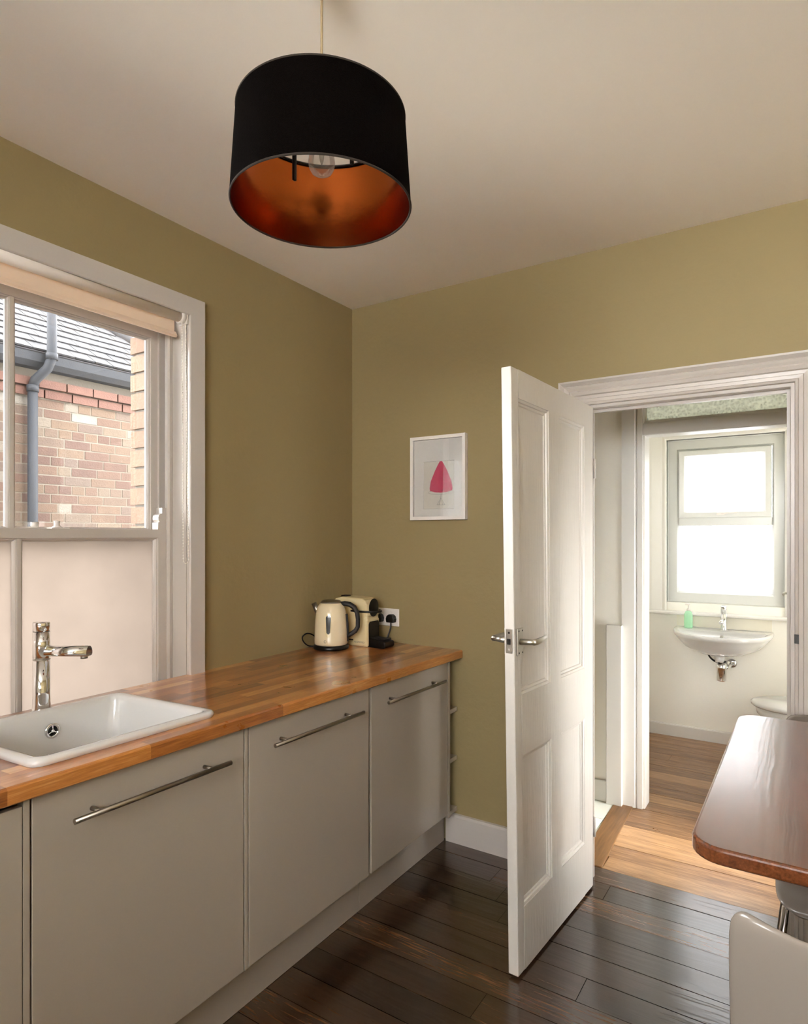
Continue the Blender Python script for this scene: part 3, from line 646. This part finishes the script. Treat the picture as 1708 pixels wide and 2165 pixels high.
# ------------------------------------------------------------------ sink
def rr(x0, x1, y0, y1, r, n=6):
    pts = []
    for cx, cy, a0 in ((x1-r, y1-r, 0), (x0+r, y1-r, 90), (x0+r, y0+r, 180), (x1-r, y0+r, 270)):
        for i in range(n+1): a = math.radians(a0+90*i/n); pts.append((cx+r*math.cos(a), cy+r*math.sin(a)))
    return pts
def loops(mb, ls, cap=True):
    n = len(ls[0]); o = []
    vs = [p for l in ls for p in l]
    fs = [(k*n+i, k*n+(i+1) % n, (k+1)*n+(i+1) % n, (k+1)*n+i) for k in range(len(ls)-1) for i in range(n)]
    if cap: fs.append(tuple((len(ls)-1)*n+i for i in range(n)))
    return mb.add(vs, fs, True)
sk = thing('kitchen_sink', 'white ceramic inset sink below the kitchen window', 'sink', (.34, -1.655, .91))
X0, X1, Y0, Y1 = .100, .586, -1.915, -1.395
def zt_(x, y, h): return wtz(x, y)+h
def lp(ins, h, r, flat=None): return [(x, y, zt_(x, y, h) if flat is None else flat) for x, y in rr(X0+ins, X1-ins, Y0+ins, Y1-ins, r)]
ls = [lp(.004, .0005, .030), lp(0, .008, .032), lp(.001, .014, .032), lp(.006, .0185, .030), lp(.014, .0195, .026), lp(.024, .0180, .024), lp(.029, .012, .024), lp(.032, .0, .024),
      lp(.040, -.10, .03), lp(.046, -.150, .04), lp(.062, -.172, .045), lp(.09, -.178, .05)]
finish('basin', loops(MB(), ls), 'ceramic', sk, solid=0)
ls = [lp(.075, -.182, .05), lp(.035, -.17, .04), lp(.026, -.02, .03)]
finish('basin_underside', loops(MB(), ls[::-1]), 'ceramic', sk)
ov = Vector((X0+.038, -1.633, .868)); q90 = Matrix.Rotation(PI/2, 3, 'Y')
o = finish('overflow_cover', MB().lathe([(.0225, -.002), (.0225, .003), (.0195, .005), (.0150, .004), (.0150, .001), (.0001, .001)], ov, 28, q90), 'chrome', sk)
finish('overflow_hole', MB().lathe([(.0145, .0012), (.0145, .0018), (.0001, .0018)], ov, 24, q90), 'black', o)
mb = MB().lathe([(.0042, .001), (.0042, .005), (.0001, .005)], ov, 12, q90)
for a in (90, 210, 330):
    c, s = math.cos(math.radians(a)), math.sin(math.radians(a)); mb.tube([ov+Vector((.003, 0, 0)), ov+Vector((.003, .015*c, .015*s))], .0013, 6)
finish('overflow_spokes', mb, 'chrome', o)
finish('drain', MB().lathe([(.045, .0), (.043, .004), (.03, .003), (.0001, .002)], (.34, -1.655, .9235-.178), 28), 'chrome', sk)
# ------------------------------------------------------------------ kitchen tap
TX, TY = .058, -1.6225
tp = thing('kitchen_tap', 'tall chrome mixer tap between sink and kitchen window', 'tap', (TX, TY, .91))
finish('tap_column', MB().lathe([(.0275, .909), (.0265, .918), (.0245, .935), (.0238, .96), (.0238, 1.0685)], (TX, TY, 0), 36).lathe([(.0238, 1.0695), (.0238, 1.154)], (TX, TY, 0), 36), 'chrome', tp)
finish('joint_ring', MB().lathe([(.0241, 1.0684), (.0241, 1.0700)], (TX, TY, 0), 36), 'alu', tp)
finish('joint_ring', MB().lathe([(.0232, 1.1538), (.0232, 1.1562)], (TX, TY, 0), 36), 'dark', tp)
cp = finish('mixer_cap', MB().lathe([(.0238, 1.1560), (.0238, 1.180), (.0225, 1.1825), (.0001, 1.1835)], (TX, TY, 0), 36), 'chrome', tp)
sd = Vector((.86, .51, 0)).normalized(); sp_ = Vector((-sd.y, sd.x, 0))
pd = (Vector((1, -.6, 0))).normalized()
finish('lever_pin', MB().cyl(Vector((TX, TY, 1.170))+pd*.022, Vector((TX, TY, 1.170))+pd*.040, .0032), 'chrome', cp)
prof = [(.0175*math.cos(a), .0215*math.sin(a)) for a in [PI*i/12 for i in range(13)]]
prof = [(x, z-.004) for x, z in prof]+[(-.0165, -.009), (-.012, -.013), (.012, -.013), (.0165, -.009)]
sc = Vector((TX, TY, 1.094))
mb = MB().prism(prof, lambda p, t: tuple(sc+sd*t+sp_*p[0]+Vector((0, 0, p[1]))), .010, .148)
spt = finish('spout', mb, 'chrome', tp)
for p_ in spt.data.polygons: p_.use_smooth = len(p_.vertices) == 4 and p_.normal.z > -.5
mb = MB().cyl(sc+sd*.132+Vector((0, 0, -.012)), sc+sd*.132+Vector((0, 0, -.021)), .0105)
finish('aerator', mb, 'steel', spt)

# ------------------------------------------------------------------ kettle
KX, KY = .112, -.310; KZ = wtz(KX, KY)+.0008
kt = thing('kettle', 'cream enamel electric kettle with black handle on the worktop', 'kettle', (KX, KY, KZ))
finish('power_base', MB().lathe([(.080, 0), (.084, .004), (.084, .014), (.078, .020), (.074, .022)], (KX, KY, KZ), 48), 'black', kt)
kb = [(.0765, .022), (.0785, .028), (.0785, .050), (.0775, .090), (.0755, .130), (.0725, .160), (.0680, .185), (.0610, .203), (.0540, .213), (.0500, .217)]
finish('kettle_body', MB().lathe(kb, (KX, KY, KZ), 64), 'kcream', kt)
finish('lid', MB().lathe([(.0500, .217), (.0500, .220), (.044, .226), (.030, .230), (.0001, .232)], (KX, KY, KZ), 48), 'steel', kt)
rd = rgt; tc = -fwd
def kp(r, a, z, ang=0):   # point round the kettle: a degrees from the camera-facing direction towards screen right
    a = math.radians(a); d = tc*math.cos(a)+rd*math.sin(a); return Vector((KX, KY, KZ))+d*r+Vector((0, 0, z))
hp = [(.050, .212), (.066, .214), (.090, .210), (.112, .196), (.126, .172), (.130, .140), (.129, .105), (.118, .086), (.098, .072), (.082, .060)]
mb = MB().tube([kp(r, 82, z) for r, z in hp], [.011, .012, .0125, .0125, .0115, .0105, .0105, .0105, .0105, .009], 12)
mb.tube([kp(.0745, 82, .165), kp(.0785, 82, .12), kp(.0810, 82, .060), kp(.079, 82, .035)], .0065, 8)
finish('handle', mb, 'blackm', kt)
mb = MB().tube([kp(.056, -98, .150), kp(.070, -98, .185), kp(.084, -98, .214)], [.012, .014, .012], 12)
finish('spout', mb, 'steel', kt)
# water gauge: rounded strip bent to the body
def bodyr(z):
    for (r0, z0), (r1, z1) in zip(kb[:-1], kb[1:]):
        if z0 <= z <= z1: return r0+(r1-r0)*(z-z0)/(z1-z0)
    return .0765
def gauge(w0, w1, z0, z1, off, mtl, name, par):
    L = []; n = 14
    for i in range(n+1):
        t = i/n; z = z0+(z1-z0)*t; ww = w0+(w1-w0)*t
        e = min(t, 1-t)*(z1-z0)/ww; k_ = math.sqrt(max(0, 1-(1-min(1, e))**2)); L.append((z, ww*max(.15, k_)))
    vs = []; fs = []
    for z, hw in L:
        for j in range(5): vs.append(kp(bodyr(z)+off, math.degrees((-1+j*.5)*hw/bodyr(z))-3, z))
    for i in range(n):
        for j in range(4): fs.append((i*5+j, i*5+j+1, (i+1)*5+j+1, (i+1)*5+j))
    return finish(name, MB().add(vs, fs, True), mtl, par)
wg = gauge(.0135, .0165, .062, .172, .0010, 'ccream', 'water_gauge', kt)
gauge(.0080, .0125, .078, .165, .0018, 'window_k', 'gauge_glass', wg)
finish('emblem', MB().tube([kp(bodyr(.044)+.0006, -14+4*math.cos(a), .044+.0075*math.sin(a)) for a in [2*PI*i/20 for i in range(20)]], .0007, 5, closed=True)
       .tube([kp(bodyr(.044)+.0006, -14-1.6, .0385), kp(bodyr(.044)+.0006, -14-1.6, .0495), kp(bodyr(.044)+.0006, -14+1.6, .0475), kp(bodyr(.044)+.0006, -14-1.4, .0440), kp(bodyr(.044)+.0006, -14+1.8, .0385)], .0007, 5), 'leadgrey', kt)
c0 = [(KX-.07, KY-.03, KZ+.008), (KX-.095, KY-.05, KZ+.010), (KX-.103, KY-.075, KZ+.03), (KX-.104, KY-.085, KZ+.055), (KX-.102, KY-.055, KZ+.070), (KX-.095, KY-.015, KZ+.055), (KX-.098, KY+.03, KZ+.02), (.012, -.23, KZ+.006), (.010, -.10, KZ+.006), (.035, -.055, KZ+.006), (.11, -.045, KZ+.02), (.172, -.030, KZ+.085)]
def smoothpath(p, n=6):
    out = []
    p = [Vector(x) for x in p]
    for i in range(len(p)-1):
        a, b, c, d = p[max(i-1, 0)], p[i], p[i+1], p[min(i+2, len(p)-1)]
        for k_ in range(n):
            t = k_/n; out.append(.5*((2*b)+(-a+c)*t+(2*a-5*b+4*c-d)*t*t+(-a+3*b-3*c+d)*t**3))
    out.append(p[-1]); return out
finish('power_cord', MB().tube(smoothpath(c0), .0032, 8), 'black', kt)

# ------------------------------------------------------------------ coffee machine
CX1 = .243; CY0, CY1 = -.200, -.094; CZ = wtz(.15, -.15)
cm = thing('coffee_machine', 'cream capsule coffee machine with black front behind the kettle', 'coffee machine', (.12, -.147, CZ))
# side silhouette in (x, z): the body
sil = [(.020, 0), (.243, 0), (.243, .128), (.236, .140), (.243, .152), (.243, .175), (.238, .205), (.226, .224), (.205, .233), (.085, .236), (.045, .226), (.025, .200)]
mb = MB().prism(sil, lambda p, t: (p[0], t, CZ+p[1]), CY0, CY1)
finish('body', mb, 'ccream', cm, bevel=.012, bseg=3)
# black front insert, upper oval and lower recess
mb = MB().add([(CX1+.001+.006*(1-((y*y+z*z))), -.147+.040*y, CZ+.187+.044*z) for y, z in [(0, 0)]+[(math.cos(2*PI*i/24), math.sin(2*PI*i/24)) for i in range(24)]], [(0, i+1, (i+1) % 24+1) for i in range(24)], True)
finish('brew_head', mb, 'black', cm)
mb = MB().prism([(-.040, 0), (.044, 0), (.044, .110), (.036, .122), (-.032, .122), (-.040, .110)], lambda p, t: (t, -.147+p[0], CZ+p[1]), .236, .2452)
finish('front_recess', mb, 'black', cm)
mb = MB().tube(smoothpath([(.150, CY0-.004, CZ+.172), (.200, CY0-.006, CZ+.171), (.250, CY0+.010, CZ+.170), (.282, -.147, CZ+.170), (.250, CY1-.010, CZ+.170), (.200, CY1+.006, CZ+.171), (.150, CY1+.004, CZ+.172)]), .0055, 10)
finish('lever', mb, 'black', cm)
finish('top_button', MB().box(.055, .095, -.165, -.130, CZ+.234, CZ+.240), 'black', cm, bevel=.003)
dt = finish('drip_tray', MB().prism([(.243, 0), (.330, 0), (.338, .010), (.336, .030), (.300, .040), (.243, .046)], lambda p, t: (p[0], t, CZ+p[1]), CY0+.012, CY1-.012), 'black', cm, bevel=.004)
finish('drip_grille', MB().box(.252, .325, CY0+.020, CY1-.020, CZ+.0405, CZ+.0425), 'blackm', dt)
finish('side_groove', MB().box(.080, .148, CY0-.0012, CY0+.002, CZ+.150, CZ+.154), 'ccream', cm, bevel=.001)
finish('side_slot', MB().box(.118, .160, CY0-.0015, CY0+.002, CZ+.028, CZ+.034), 'black', cm, bevel=.002)
text('lettering', 'NESPRESSO', .0125, Matrix.Translation((.196, CY0-.0006, CZ+.022)) @ Matrix.Rotation(PI/2, 4, 'X'), 'leadgrey', cm)
# ------------------------------------------------------------------ socket and plugs
sk2 = thing('wall_socket', 'white double wall socket behind the coffee machine', 'socket', (.225, 0, 1.034))
finish('face_plate', MB().box(.152, .298, -.010, -.001, .991, 1.078), 'wplas', sk2, bevel=.003)
for x in (.187, .263):
    finish('switch', MB().box(x-.0205, x-.0095, -.013, -.010, 1.050, 1.068), 'wplas', sk2, bevel=.001)
for x, lab in ((.262, 'black three-pin plug nearer the doorway side of the wall socket'), (.188, 'black three-pin plug half hidden by the coffee machine')):
    p = thing('power_plug', lab, 'plug', (x, -.01, 1.03))
    finish('plug_body', MB().prism([(-.022, -.016), (.022, -.016), (.025, .002), (.020, .018), (.008, .025), (-.008, .025), (-.020, .018), (-.025, .002)], lambda q, t: (x+q[0], t, 1.027+q[1]), -.038, -.0105), 'black', p, bevel=.004)
    if x > .2:
        finish('plug_cord', MB().tube(smoothpath([(x, -.026, 1.014), (x+.002, -.032, .985), (x-.004, -.040, .955), (x-.012, -.050, .930), (x-.03, -.062, .917), (x-.06, -.075, .9155)]), .0038, 8), 'black', p)

# ------------------------------------------------------------------ picture
pc = thing('framed_picture', 'white framed print of a pink cone shape on the back wall', 'picture', (.528, 0, 1.72))
px0, px1, pz0, pz1 = .3776, .6787, 1.5205, 1.9222
finish('frame', MB().ring((px0+.016, px1-.016, pz0+.016, pz1-.016), [(0, -.010), (0, -.030), (.016, -.030), (.016, -.002), (0, -.002)], fy), 'frame', pc, bevel=.0008)
mo = finish('mount', MB().ring((.446, .612, 1.575, 1.800), [(0, -.013), (.002, -.0145), (.075, -.0145), (.075, -.012), (0, -.012)], fy), 'mount', pc)
for v in mo.data.vertices:
    z = v.co.z+1.72; x = v.co.x+.528
    if abs(v.co.y+.0145) < .0003 or abs(v.co.y+.012) < .0003:
        if x < .40: v.co.x = px0+.015-.528
        if x > .655: v.co.x = px1-.015-.528
        if z < 1.54 and z < 1.57: v.co.z = pz0+.015-1.72
        if z > 1.82: v.co.z = pz1-.015-1.72
pr = finish('print', MB().box(.440, .618, -.0118, -.0110, 1.568, 1.806), 'paper', pc)
cone = [(-.062, 0), (-.060, -.012), (-.030, -.020), (.0, -.022), (.030, -.020), (.060, -.012), (.062, 0), (.056, .034), (.044, .060), (.032, .085), (.018, .110), (.006, .128), (0, .133), (-.006, .128), (-.018, .110), (-.032, .085), (-.044, .060), (-.056, .034)]
finish('printed_shape', MB().prism(cone, lambda p, t: (.541+p[0], t, 1.672+p[1]), -.0124, -.0119), 'pink', pr)
mb = MB().tube([(.541+.070*math.cos(a), -.0122, 1.652+.010*math.sin(a)) for a in [2*PI*i/24 for i in range(24)]], .0005, 4, closed=True)
for dx in (-.022, -.010, .010, .022): mb.tube([(.541, -.0122, 1.625), (.541+dx, -.0122, 1.592)], .0004, 4)
mb.tube([(.541, -.0122, 1.642), (.541, -.0122, 1.622)], .0006, 4).tube([(.519, -.0122, 1.592), (.563, -.0122, 1.592)], .0004, 4)
finish('printed_lines', mb, 'ink', pr)
finish('picture_glass', MB().box(px0+.014, px1-.014, -.0240, -.0225, pz0+.014, pz1-.014), 'glass', pc)

# ------------------------------------------------------------------ table
tbx = thing('dining_table', 'reddish brown wooden table with rounded corners beside the doorway', 'table', (2.35, -.81, 0))
TZ = .860
mb = MB(); pts = rr(1.826, 2.900, -1.330, -.285, .062, 8)
mb.add([(x, y, TZ) for x, y in pts]+[(x, y, TZ-.032) for x, y in pts], [tuple(range(len(pts))), tuple(range(len(pts), 2*len(pts)))[::-1]]+[(i, (i+1) % len(pts), (i+1) % len(pts)+len(pts), i+len(pts)) for i in range(len(pts))])
finish('table_top', mb, 'table', tbx, bevel=.006, bseg=3)
finish('pedestal', MB().cyl((2.64, -.81, .02), (2.64, -.81, TZ-.032), .035), 'legchrome', tbx)
finish('foot_plate', MB().lathe([(.20, 0), (.20, .008), (.04, .022)], (2.64, -.81, 0), 48), 'legchrome', tbx)
# ------------------------------------------------------------------ chairs
def chair(cx, cy, face, label):
    """face=+1 looks towards +y"""
    t = thing('shell_chair', label, 'chair', (cx, cy, 0), 'white shell chairs at the table')
    prof = [(.238, .414, .150), (.240, .426, .178), (.230, .438, .198), (.205, .446, .209), (.14, .448, .212), (.06, .442, .213), (-.03, .437, .212), (-.11, .438, .210), (-.165, .450, .207), (-.200, .480, .204), (-.222, .530, .202),
            (-.238, .600, .202), (-.250, .680, .203), (-.260, .750, .203), (-.267, .800, .202), (-.2695, .820, .198), (-.2710, .832, .190), (-.272, .838, .178)]
    vs = []; nu = 17; nv = len(prof)
    for k_, (f, z, hw) in enumerate(prof):
        back = min(1, max(0, (z-.47)/.10))
        for j in range(nu):
            u = -1+2*j/(nu-1)
            x = u*hw; ff_ = f+back*.055*abs(u)**2.4; zz = z+(1-back)*.014*abs(u)**3*(1 if k_ > 3 else 0)
            vs.append((cx+x*face, cy+ff_*face, zz))
    fs = [(k_*nu+j, k_*nu+j+1, (k_+1)*nu+j+1, (k_+1)*nu+j) for k_ in range(nv-1) for j in range(nu-1)]
    o = finish('seat_shell', MB().add(vs, fs, True), 'shell', t, solid=.011, sub=1)
    for sx in (-1, 1):
        for a, b in (((.15, .425), (.19, .0)), ((-.10, .425), (-.20, .0))):
            finish('leg', MB().tube([(cx+sx*.10*face, cy+a[0]*.7*face, .428), (cx+sx*.165*face, cy+a[0]*face, .418), (cx+sx*.185*face, cy+(a[0]*.9+b[0]*.1)*face, .39), (cx+sx*.225*face, cy+b[0]*face, .008)], .0095, 14), 'legchrome', t)
    return t
chair(2.112, -1.262, 1, 'nearest white shell chair seen from behind in the bottom right corner')
fc = chair(2.150, -.405, -1, 'white shell chair on the far side of the table by the door casing'); fc.scale = (1, 1, 1.015)

# ------------------------------------------------------------------ washroom things
wb = thing('wash_basin', 'white wall-hung wash basin under the washroom window', 'basin', (1.517, FY, .80))
bx, bw = 1.512, .305; bz = .795
def bloop(sc, dep, z, ytop=0.):
    out = []
    for i in range(33):
        a = PI*i/32; out.append((bx-bw*sc*math.cos(a)*1.0, FY-.002-ytop-dep*abs(math.sin(a))**.8, z))
    return out
ls = [bloop(.35, .22, .640), bloop(.55, .30, .655), bloop(.78, .38, .690), bloop(.93, .43, .740), bloop(.985, .455, .765), bloop(1.0, .465, .772), bloop(1.005, .470, .785), bloop(.995, .465, bz), bloop(.975, .452, bz+.001)]
n = 33; mb = MB(); vs = [p for l in ls for p in l]
fs = [(k_*n+i, k_*n+i+1, (k_+1)*n+i+1, (k_+1)*n+i) for k_ in range(len(ls)-1) for i in range(n-1)]+[tuple(range(n))]
mb.add(vs, fs, True)
# top deck with a bowl
def iloop(s1, d0, d1, z): return [(bx-bw*s1*math.cos(PI*i/32), FY-.002-d0-(d1-d0)*abs(math.sin(PI*i/32))**.8, z) for i in range(33)]
ls2 = [bloop(.975, .452, bz+.001), iloop(.88, .13, .42, bz), iloop(.80, .16, .39, bz-.03), iloop(.5, .2, .34, bz-.09), iloop(.1, .25, .28, bz-.10)]
vs = [p for l in ls2 for p in l]
fs = [(k_*n+i, k_*n+i+1, (k_+1)*n+i+1, (k_+1)*n+i) for k_ in range(len(ls2)-1) for i in range(n-1)]
for k_ in range(1, len(ls2)-1): fs.append((k_*n, (k_+1)*n, (k_+1)*n+n-1, k_*n+n-1))
fs.append((0, n, 2*n-1, n-1))
mb.add(vs, fs, True)
finish('basin_bowl', mb, 'ceramic', wb)
finish('overflow_hole', MB().cyl((bx+.008, FY-.165, bz-.030), (bx+.008, FY-.178, bz-.035), .010), 'alu', wb)
finish('waste_outlet', MB().cyl((bx, FY-.20, .648), (bx, FY-.20, .600), .030), 'ceramic', wb)
tr_ = finish('bottle_trap', MB().lathe([(.030, .476), (.031, .482), (.031, .560), (.034, .562), (.034, .572), (.031, .574), (.033, .585), (.020, .590), (.020, .604)], (bx+.010, FY-.20, 0), 28), 'chrome', wb)
finish('trap_pipe', MB().tube([(bx+.025, FY-.19, .562), (bx+.045, FY-.15, .562), (bx+.055, FY, .562)], .014, 12).lathe([(.032, 0), (.032, .006), (.015, .010)], (bx+.055, FY-.001, .562), 24, Matrix.Rotation(PI/2, 3, 'X')), 'chrome', tr_)
finish('supply_hose', MB().tube(smoothpath([(bx-.075, FY-.19, .655), (bx-.060, FY-.19, .625), (bx-.035, FY-.20, .606), (bx+.0, FY-.225, .600), (bx+.035, FY-.20, .606)]), .006, 8), 'dark', wb)
bt = thing('basin_tap', 'chrome mixer tap standing on the wash basin', 'tap', (bx+.010, FY-.08, bz))
finish('tap_body', MB().lathe([(.024, bz), (.022, bz+.010), (.0195, bz+.03), (.0195, bz+.115)], (bx+.012, FY-.075, 0), 24).tube([(bx+.012, FY-.08, bz+.055), (bx+.008, FY-.15, bz+.072), (bx+.006, FY-.19, bz+.066)], .013, 12), 'chrome', bt)
finish('mixer_lever', MB().lathe([(.0205, bz+.117), (.0205, bz+.165), (.018, bz+.170)], (bx+.012, FY-.075, 0), 24).box(bx+.004, bx+.020, FY-.15, FY-.075, bz+.160, bz+.168), 'chrome', bt)
sb = thing('soap_bottle', 'green liquid soap pump bottle on the wash basin', 'bottle', (1.295, FY-.07, bz))
finish('bottle_body', MB().lathe([(.026, bz+.002), (.028, bz+.008), (.028, bz+.095), (.020, bz+.115), (.010, bz+.122)], (1.300, FY-.070, 0), 24), 'soap', sb)
finish('pump', MB().lathe([(.012, bz+.122), (.012, bz+.135), (.004, bz+.137), (.004, bz+.165)], (1.300, FY-.070, 0), 14).box(1.284, 1.308, FY-.11, FY-.062, bz+.163, bz+.173), 'wplas', sb)
o = finish('splashback', MB().box(1.213, 1.806, FY-.008, FY-.0005, .800, .884), mat('cream_splash_panel', (.82, .78, .66), .3)); tag(o, 'cream splashback strip between wash basin and sill', 'splashback')
# toilet (front only in view)
tl = thing('toilet', 'white toilet with its lid closed, right of the wash basin', 'toilet', (2.05, 1.94, 0))
def oval(cx, cy, rx, ry, z, n=40): return [(cx+rx*math.cos(2*PI*i/n)*(1 if math.cos(2*PI*i/n) < 0 else .8), cy+ry*math.sin(2*PI*i/n), z) for i in range(n)]
def lofted(ls, cap0=True):
    n = len(ls[0]); vs = [p for l in ls for p in l]
    fs = [(k_*n+i, k_*n+(i+1) % n, (k_+1)*n+(i+1) % n, (k_+1)*n+i) for k_ in range(len(ls)-1) for i in range(n)]
    fs += [tuple(range(n))[::-1], tuple((len(ls)-1)*n+i for i in range(n))]
    return MB().add(vs, fs, True)
finish('pan', lofted([oval(2.10, 1.94, .16, .12, 0), oval(2.10, 1.94, .15, .10, .10), oval(2.05, 1.94, .20, .13, .22), oval(2.00, 1.94, .265, .175, .33), oval(2.0, 1.94, .275, .182, .375)]), 'ceramic', tl)
finish('seat_lid', lofted([oval(2.0, 1.94, .290, .195, .377), oval(2.0, 1.94, .298, .203, .385), oval(2.0, 1.94, .298, .203, .400), oval(2.0, 1.94, .285, .19, .408)]), 'ceramic', tl)
finish('cistern', MB().box(2.30, 2.52, 1.74, 2.14, .36, .78), 'ceramic', tl, bevel=.02)
finish('soil_connector', MB().box(2.2, 2.40, 1.88, 2.0, 0, .37), 'ceramic', tl, bevel=.02)
pp = finish('copper_pipe', MB().tube([(WX+.018, 2.18, .200), (WX+.018, 2.18, .165), (WX+.050, 2.18, .150)], .009, 10), 'copperpipe'); tag(pp, 'short copper pipe stub low on the washroom wall', 'pipe')
pb = finish('pipe_cover', MB().box(WX+.001, WX+.030, 2.165, 2.20, .20, .30), 'gloss2', bevel=.003); tag(pb, 'small white box above the copper pipe stub', 'box')

# ------------------------------------------------------------------ outside
g = finish('ground', MB().box(-12, 0-.2, -12, 14, -.45, -.40), 'conc'); g['kind'] = 'structure'; g['label'] = 'concrete yard between the houses'
# own outer brickwork beside the window
ow = struct('wall_outer', MB().box(-.290, -.190, WY1-.022, 2.6, -.4, 2.9).box(-.290, -.190, W7[1], WY0+.022, -.4, 2.9).box(-.290, -.190, -6, W7[1], -.4, W7[2]).box(-.290, -.190, -6, W7[0], W7[2], 2.9).box(-.290, -.190, W7[0], W7[1], W7[3], 2.9).box(-.290, -.19, WY0+.022, WY1-.022, -.4, .78).box(-.290, -.19, WY0+.022, WY1-.022, 2.31, 2.9), 'mortar', 'outer brickwork round the sash window')
for i in range(17):
    z0 = 1.375+.0765*i-.04
    if z0 > 2.30: break
    dd = .004 if i % 2 else 0
    piece('brick', 'buff', -.302-dd, -.189, WY1-.034, WY1-.024+.19, z0+.006, min(z0+.0715, 2.31), ow)
struct('added_upper_storey', MB().box(-.29, RX+.15, RY-.15, .134, 2.80, 5.6), 'mortar', 'added upper storey of the house, out of view')  # unseen storey added to keep sun off the neighbour's bricks
# neighbour house
NX = -3.15
nb = thing('brick_house', 'red and buff brick house with a grey tiled roof outside the window', 'house', (-5, 0, -.4))
finish('mortar_wall', MB().box(-6.5, NX-.003, -1.3, 1.86, -.4, 2.83), 'mortar', nb)
finish('lower_brickwork', MB().box(NX-.013, NX-.001, -1.3, 1.85, -.4, 1.405), mat('plain_brick_face', (.045, .030, .021), .9, vary=.25, vscale=8), nb)
r9 = random.Random(5)
z = 1.405; ci = 0
while z < 2.70:
    zt2 = min(z+.065, 2.75); y = -1.30 + (0 if ci % 2 else -.056)
    top3 = z > 2.50
    while y < 1.20:
        L = .1025 if (ci % 6 == 5 or r9.random() < .22 and not top3) else .215
        piece('brick', 'brickred' if top3 else 'brick', NX-.012, NX+r9.uniform(-.001, .002)+(.02*(z > 2.62)+.02*(z > 2.545)), max(y, -1.30), y+L, z, zt2, nb)
        y += L+.011
    z += .0762; ci += 1
piece('brickwork_return', 'brick', NX-.012, NX, 1.2, 1.86, 1.405, 2.75, nb)
gt = finish('gutter', MB().prism([(NX+.0, 2.76), (NX+.09, 2.76), (NX+.125, 2.80), (NX+.13, 2.865), (NX+.115, 2.865), (NX+.0, 2.862)], lambda p, t: (p[0], t, p[1]), -1.3, 1.95), 'iron', nb)
# roof
SL = .70
EXv = NX+.10
def rp(s, y, h=0): # s metres horizontally up from the eaves
    return Vector((EXv-s, y, 2.870+SL*s+h))
mb = MB().add([rp(0, -1.3), rp(0, 1.95), rp(1.23, .80), rp(2.6, -.45), rp(2.6, -1.3)], [(0, 1, 2, 3, 4)])
rf = finish('roof', mb, 'tile', nb, solid=.03)
def hip(s): return 1.95-.93*s
nr = 0
ang = math.atan(SL)
for i in range(17):
    s0 = i*.125
    y = -.75 + (.085 if i % 2 else 0)
    while y+.16 < hip(s0+.06):
        c = rp(s0+.075, y+.08, .028)
        nr += 1
        if nr > 290: break
        o = bpy.data.objects.new('roof_tile', unit('tile')); COL.objects.link(o); o.parent = nb; o.location = c-nb.location
        o.scale = (.19, .162, .014); o.rotation_euler = (r9.uniform(-.02, .02), ang-.07, 0)
        y += .168
# hip ridge
finish('hip_ridge', MB().tube([rp(0, 1.95, .02), rp(1.23, .80, .02), rp(2.6, -.45, .02)], .06, 8), 'tile', nb)
# pipe
vp = finish('vent_pipe', MB().tube([(NX+.06, -.062, .2), (NX+.06, -.062, 2.62)], .036, 16).tube([(NX+.06, -.062, 2.60), (NX+.08, -.054, 2.66), (NX+.16, .0, 2.75), (NX+.18, .022, 2.83), (NX+.18, .024, 3.24)], .036, 16)
            .lathe([(.043, 0), (.043, .05)], (NX+.06, -.062, 2.57), 16).lathe([(.043, 0), (.043, .05)], (NX+.18, .023, 2.82), 16), 'iron')
tag(vp, 'grey cast iron soil pipe fixed to the brick wall outside', 'pipe')
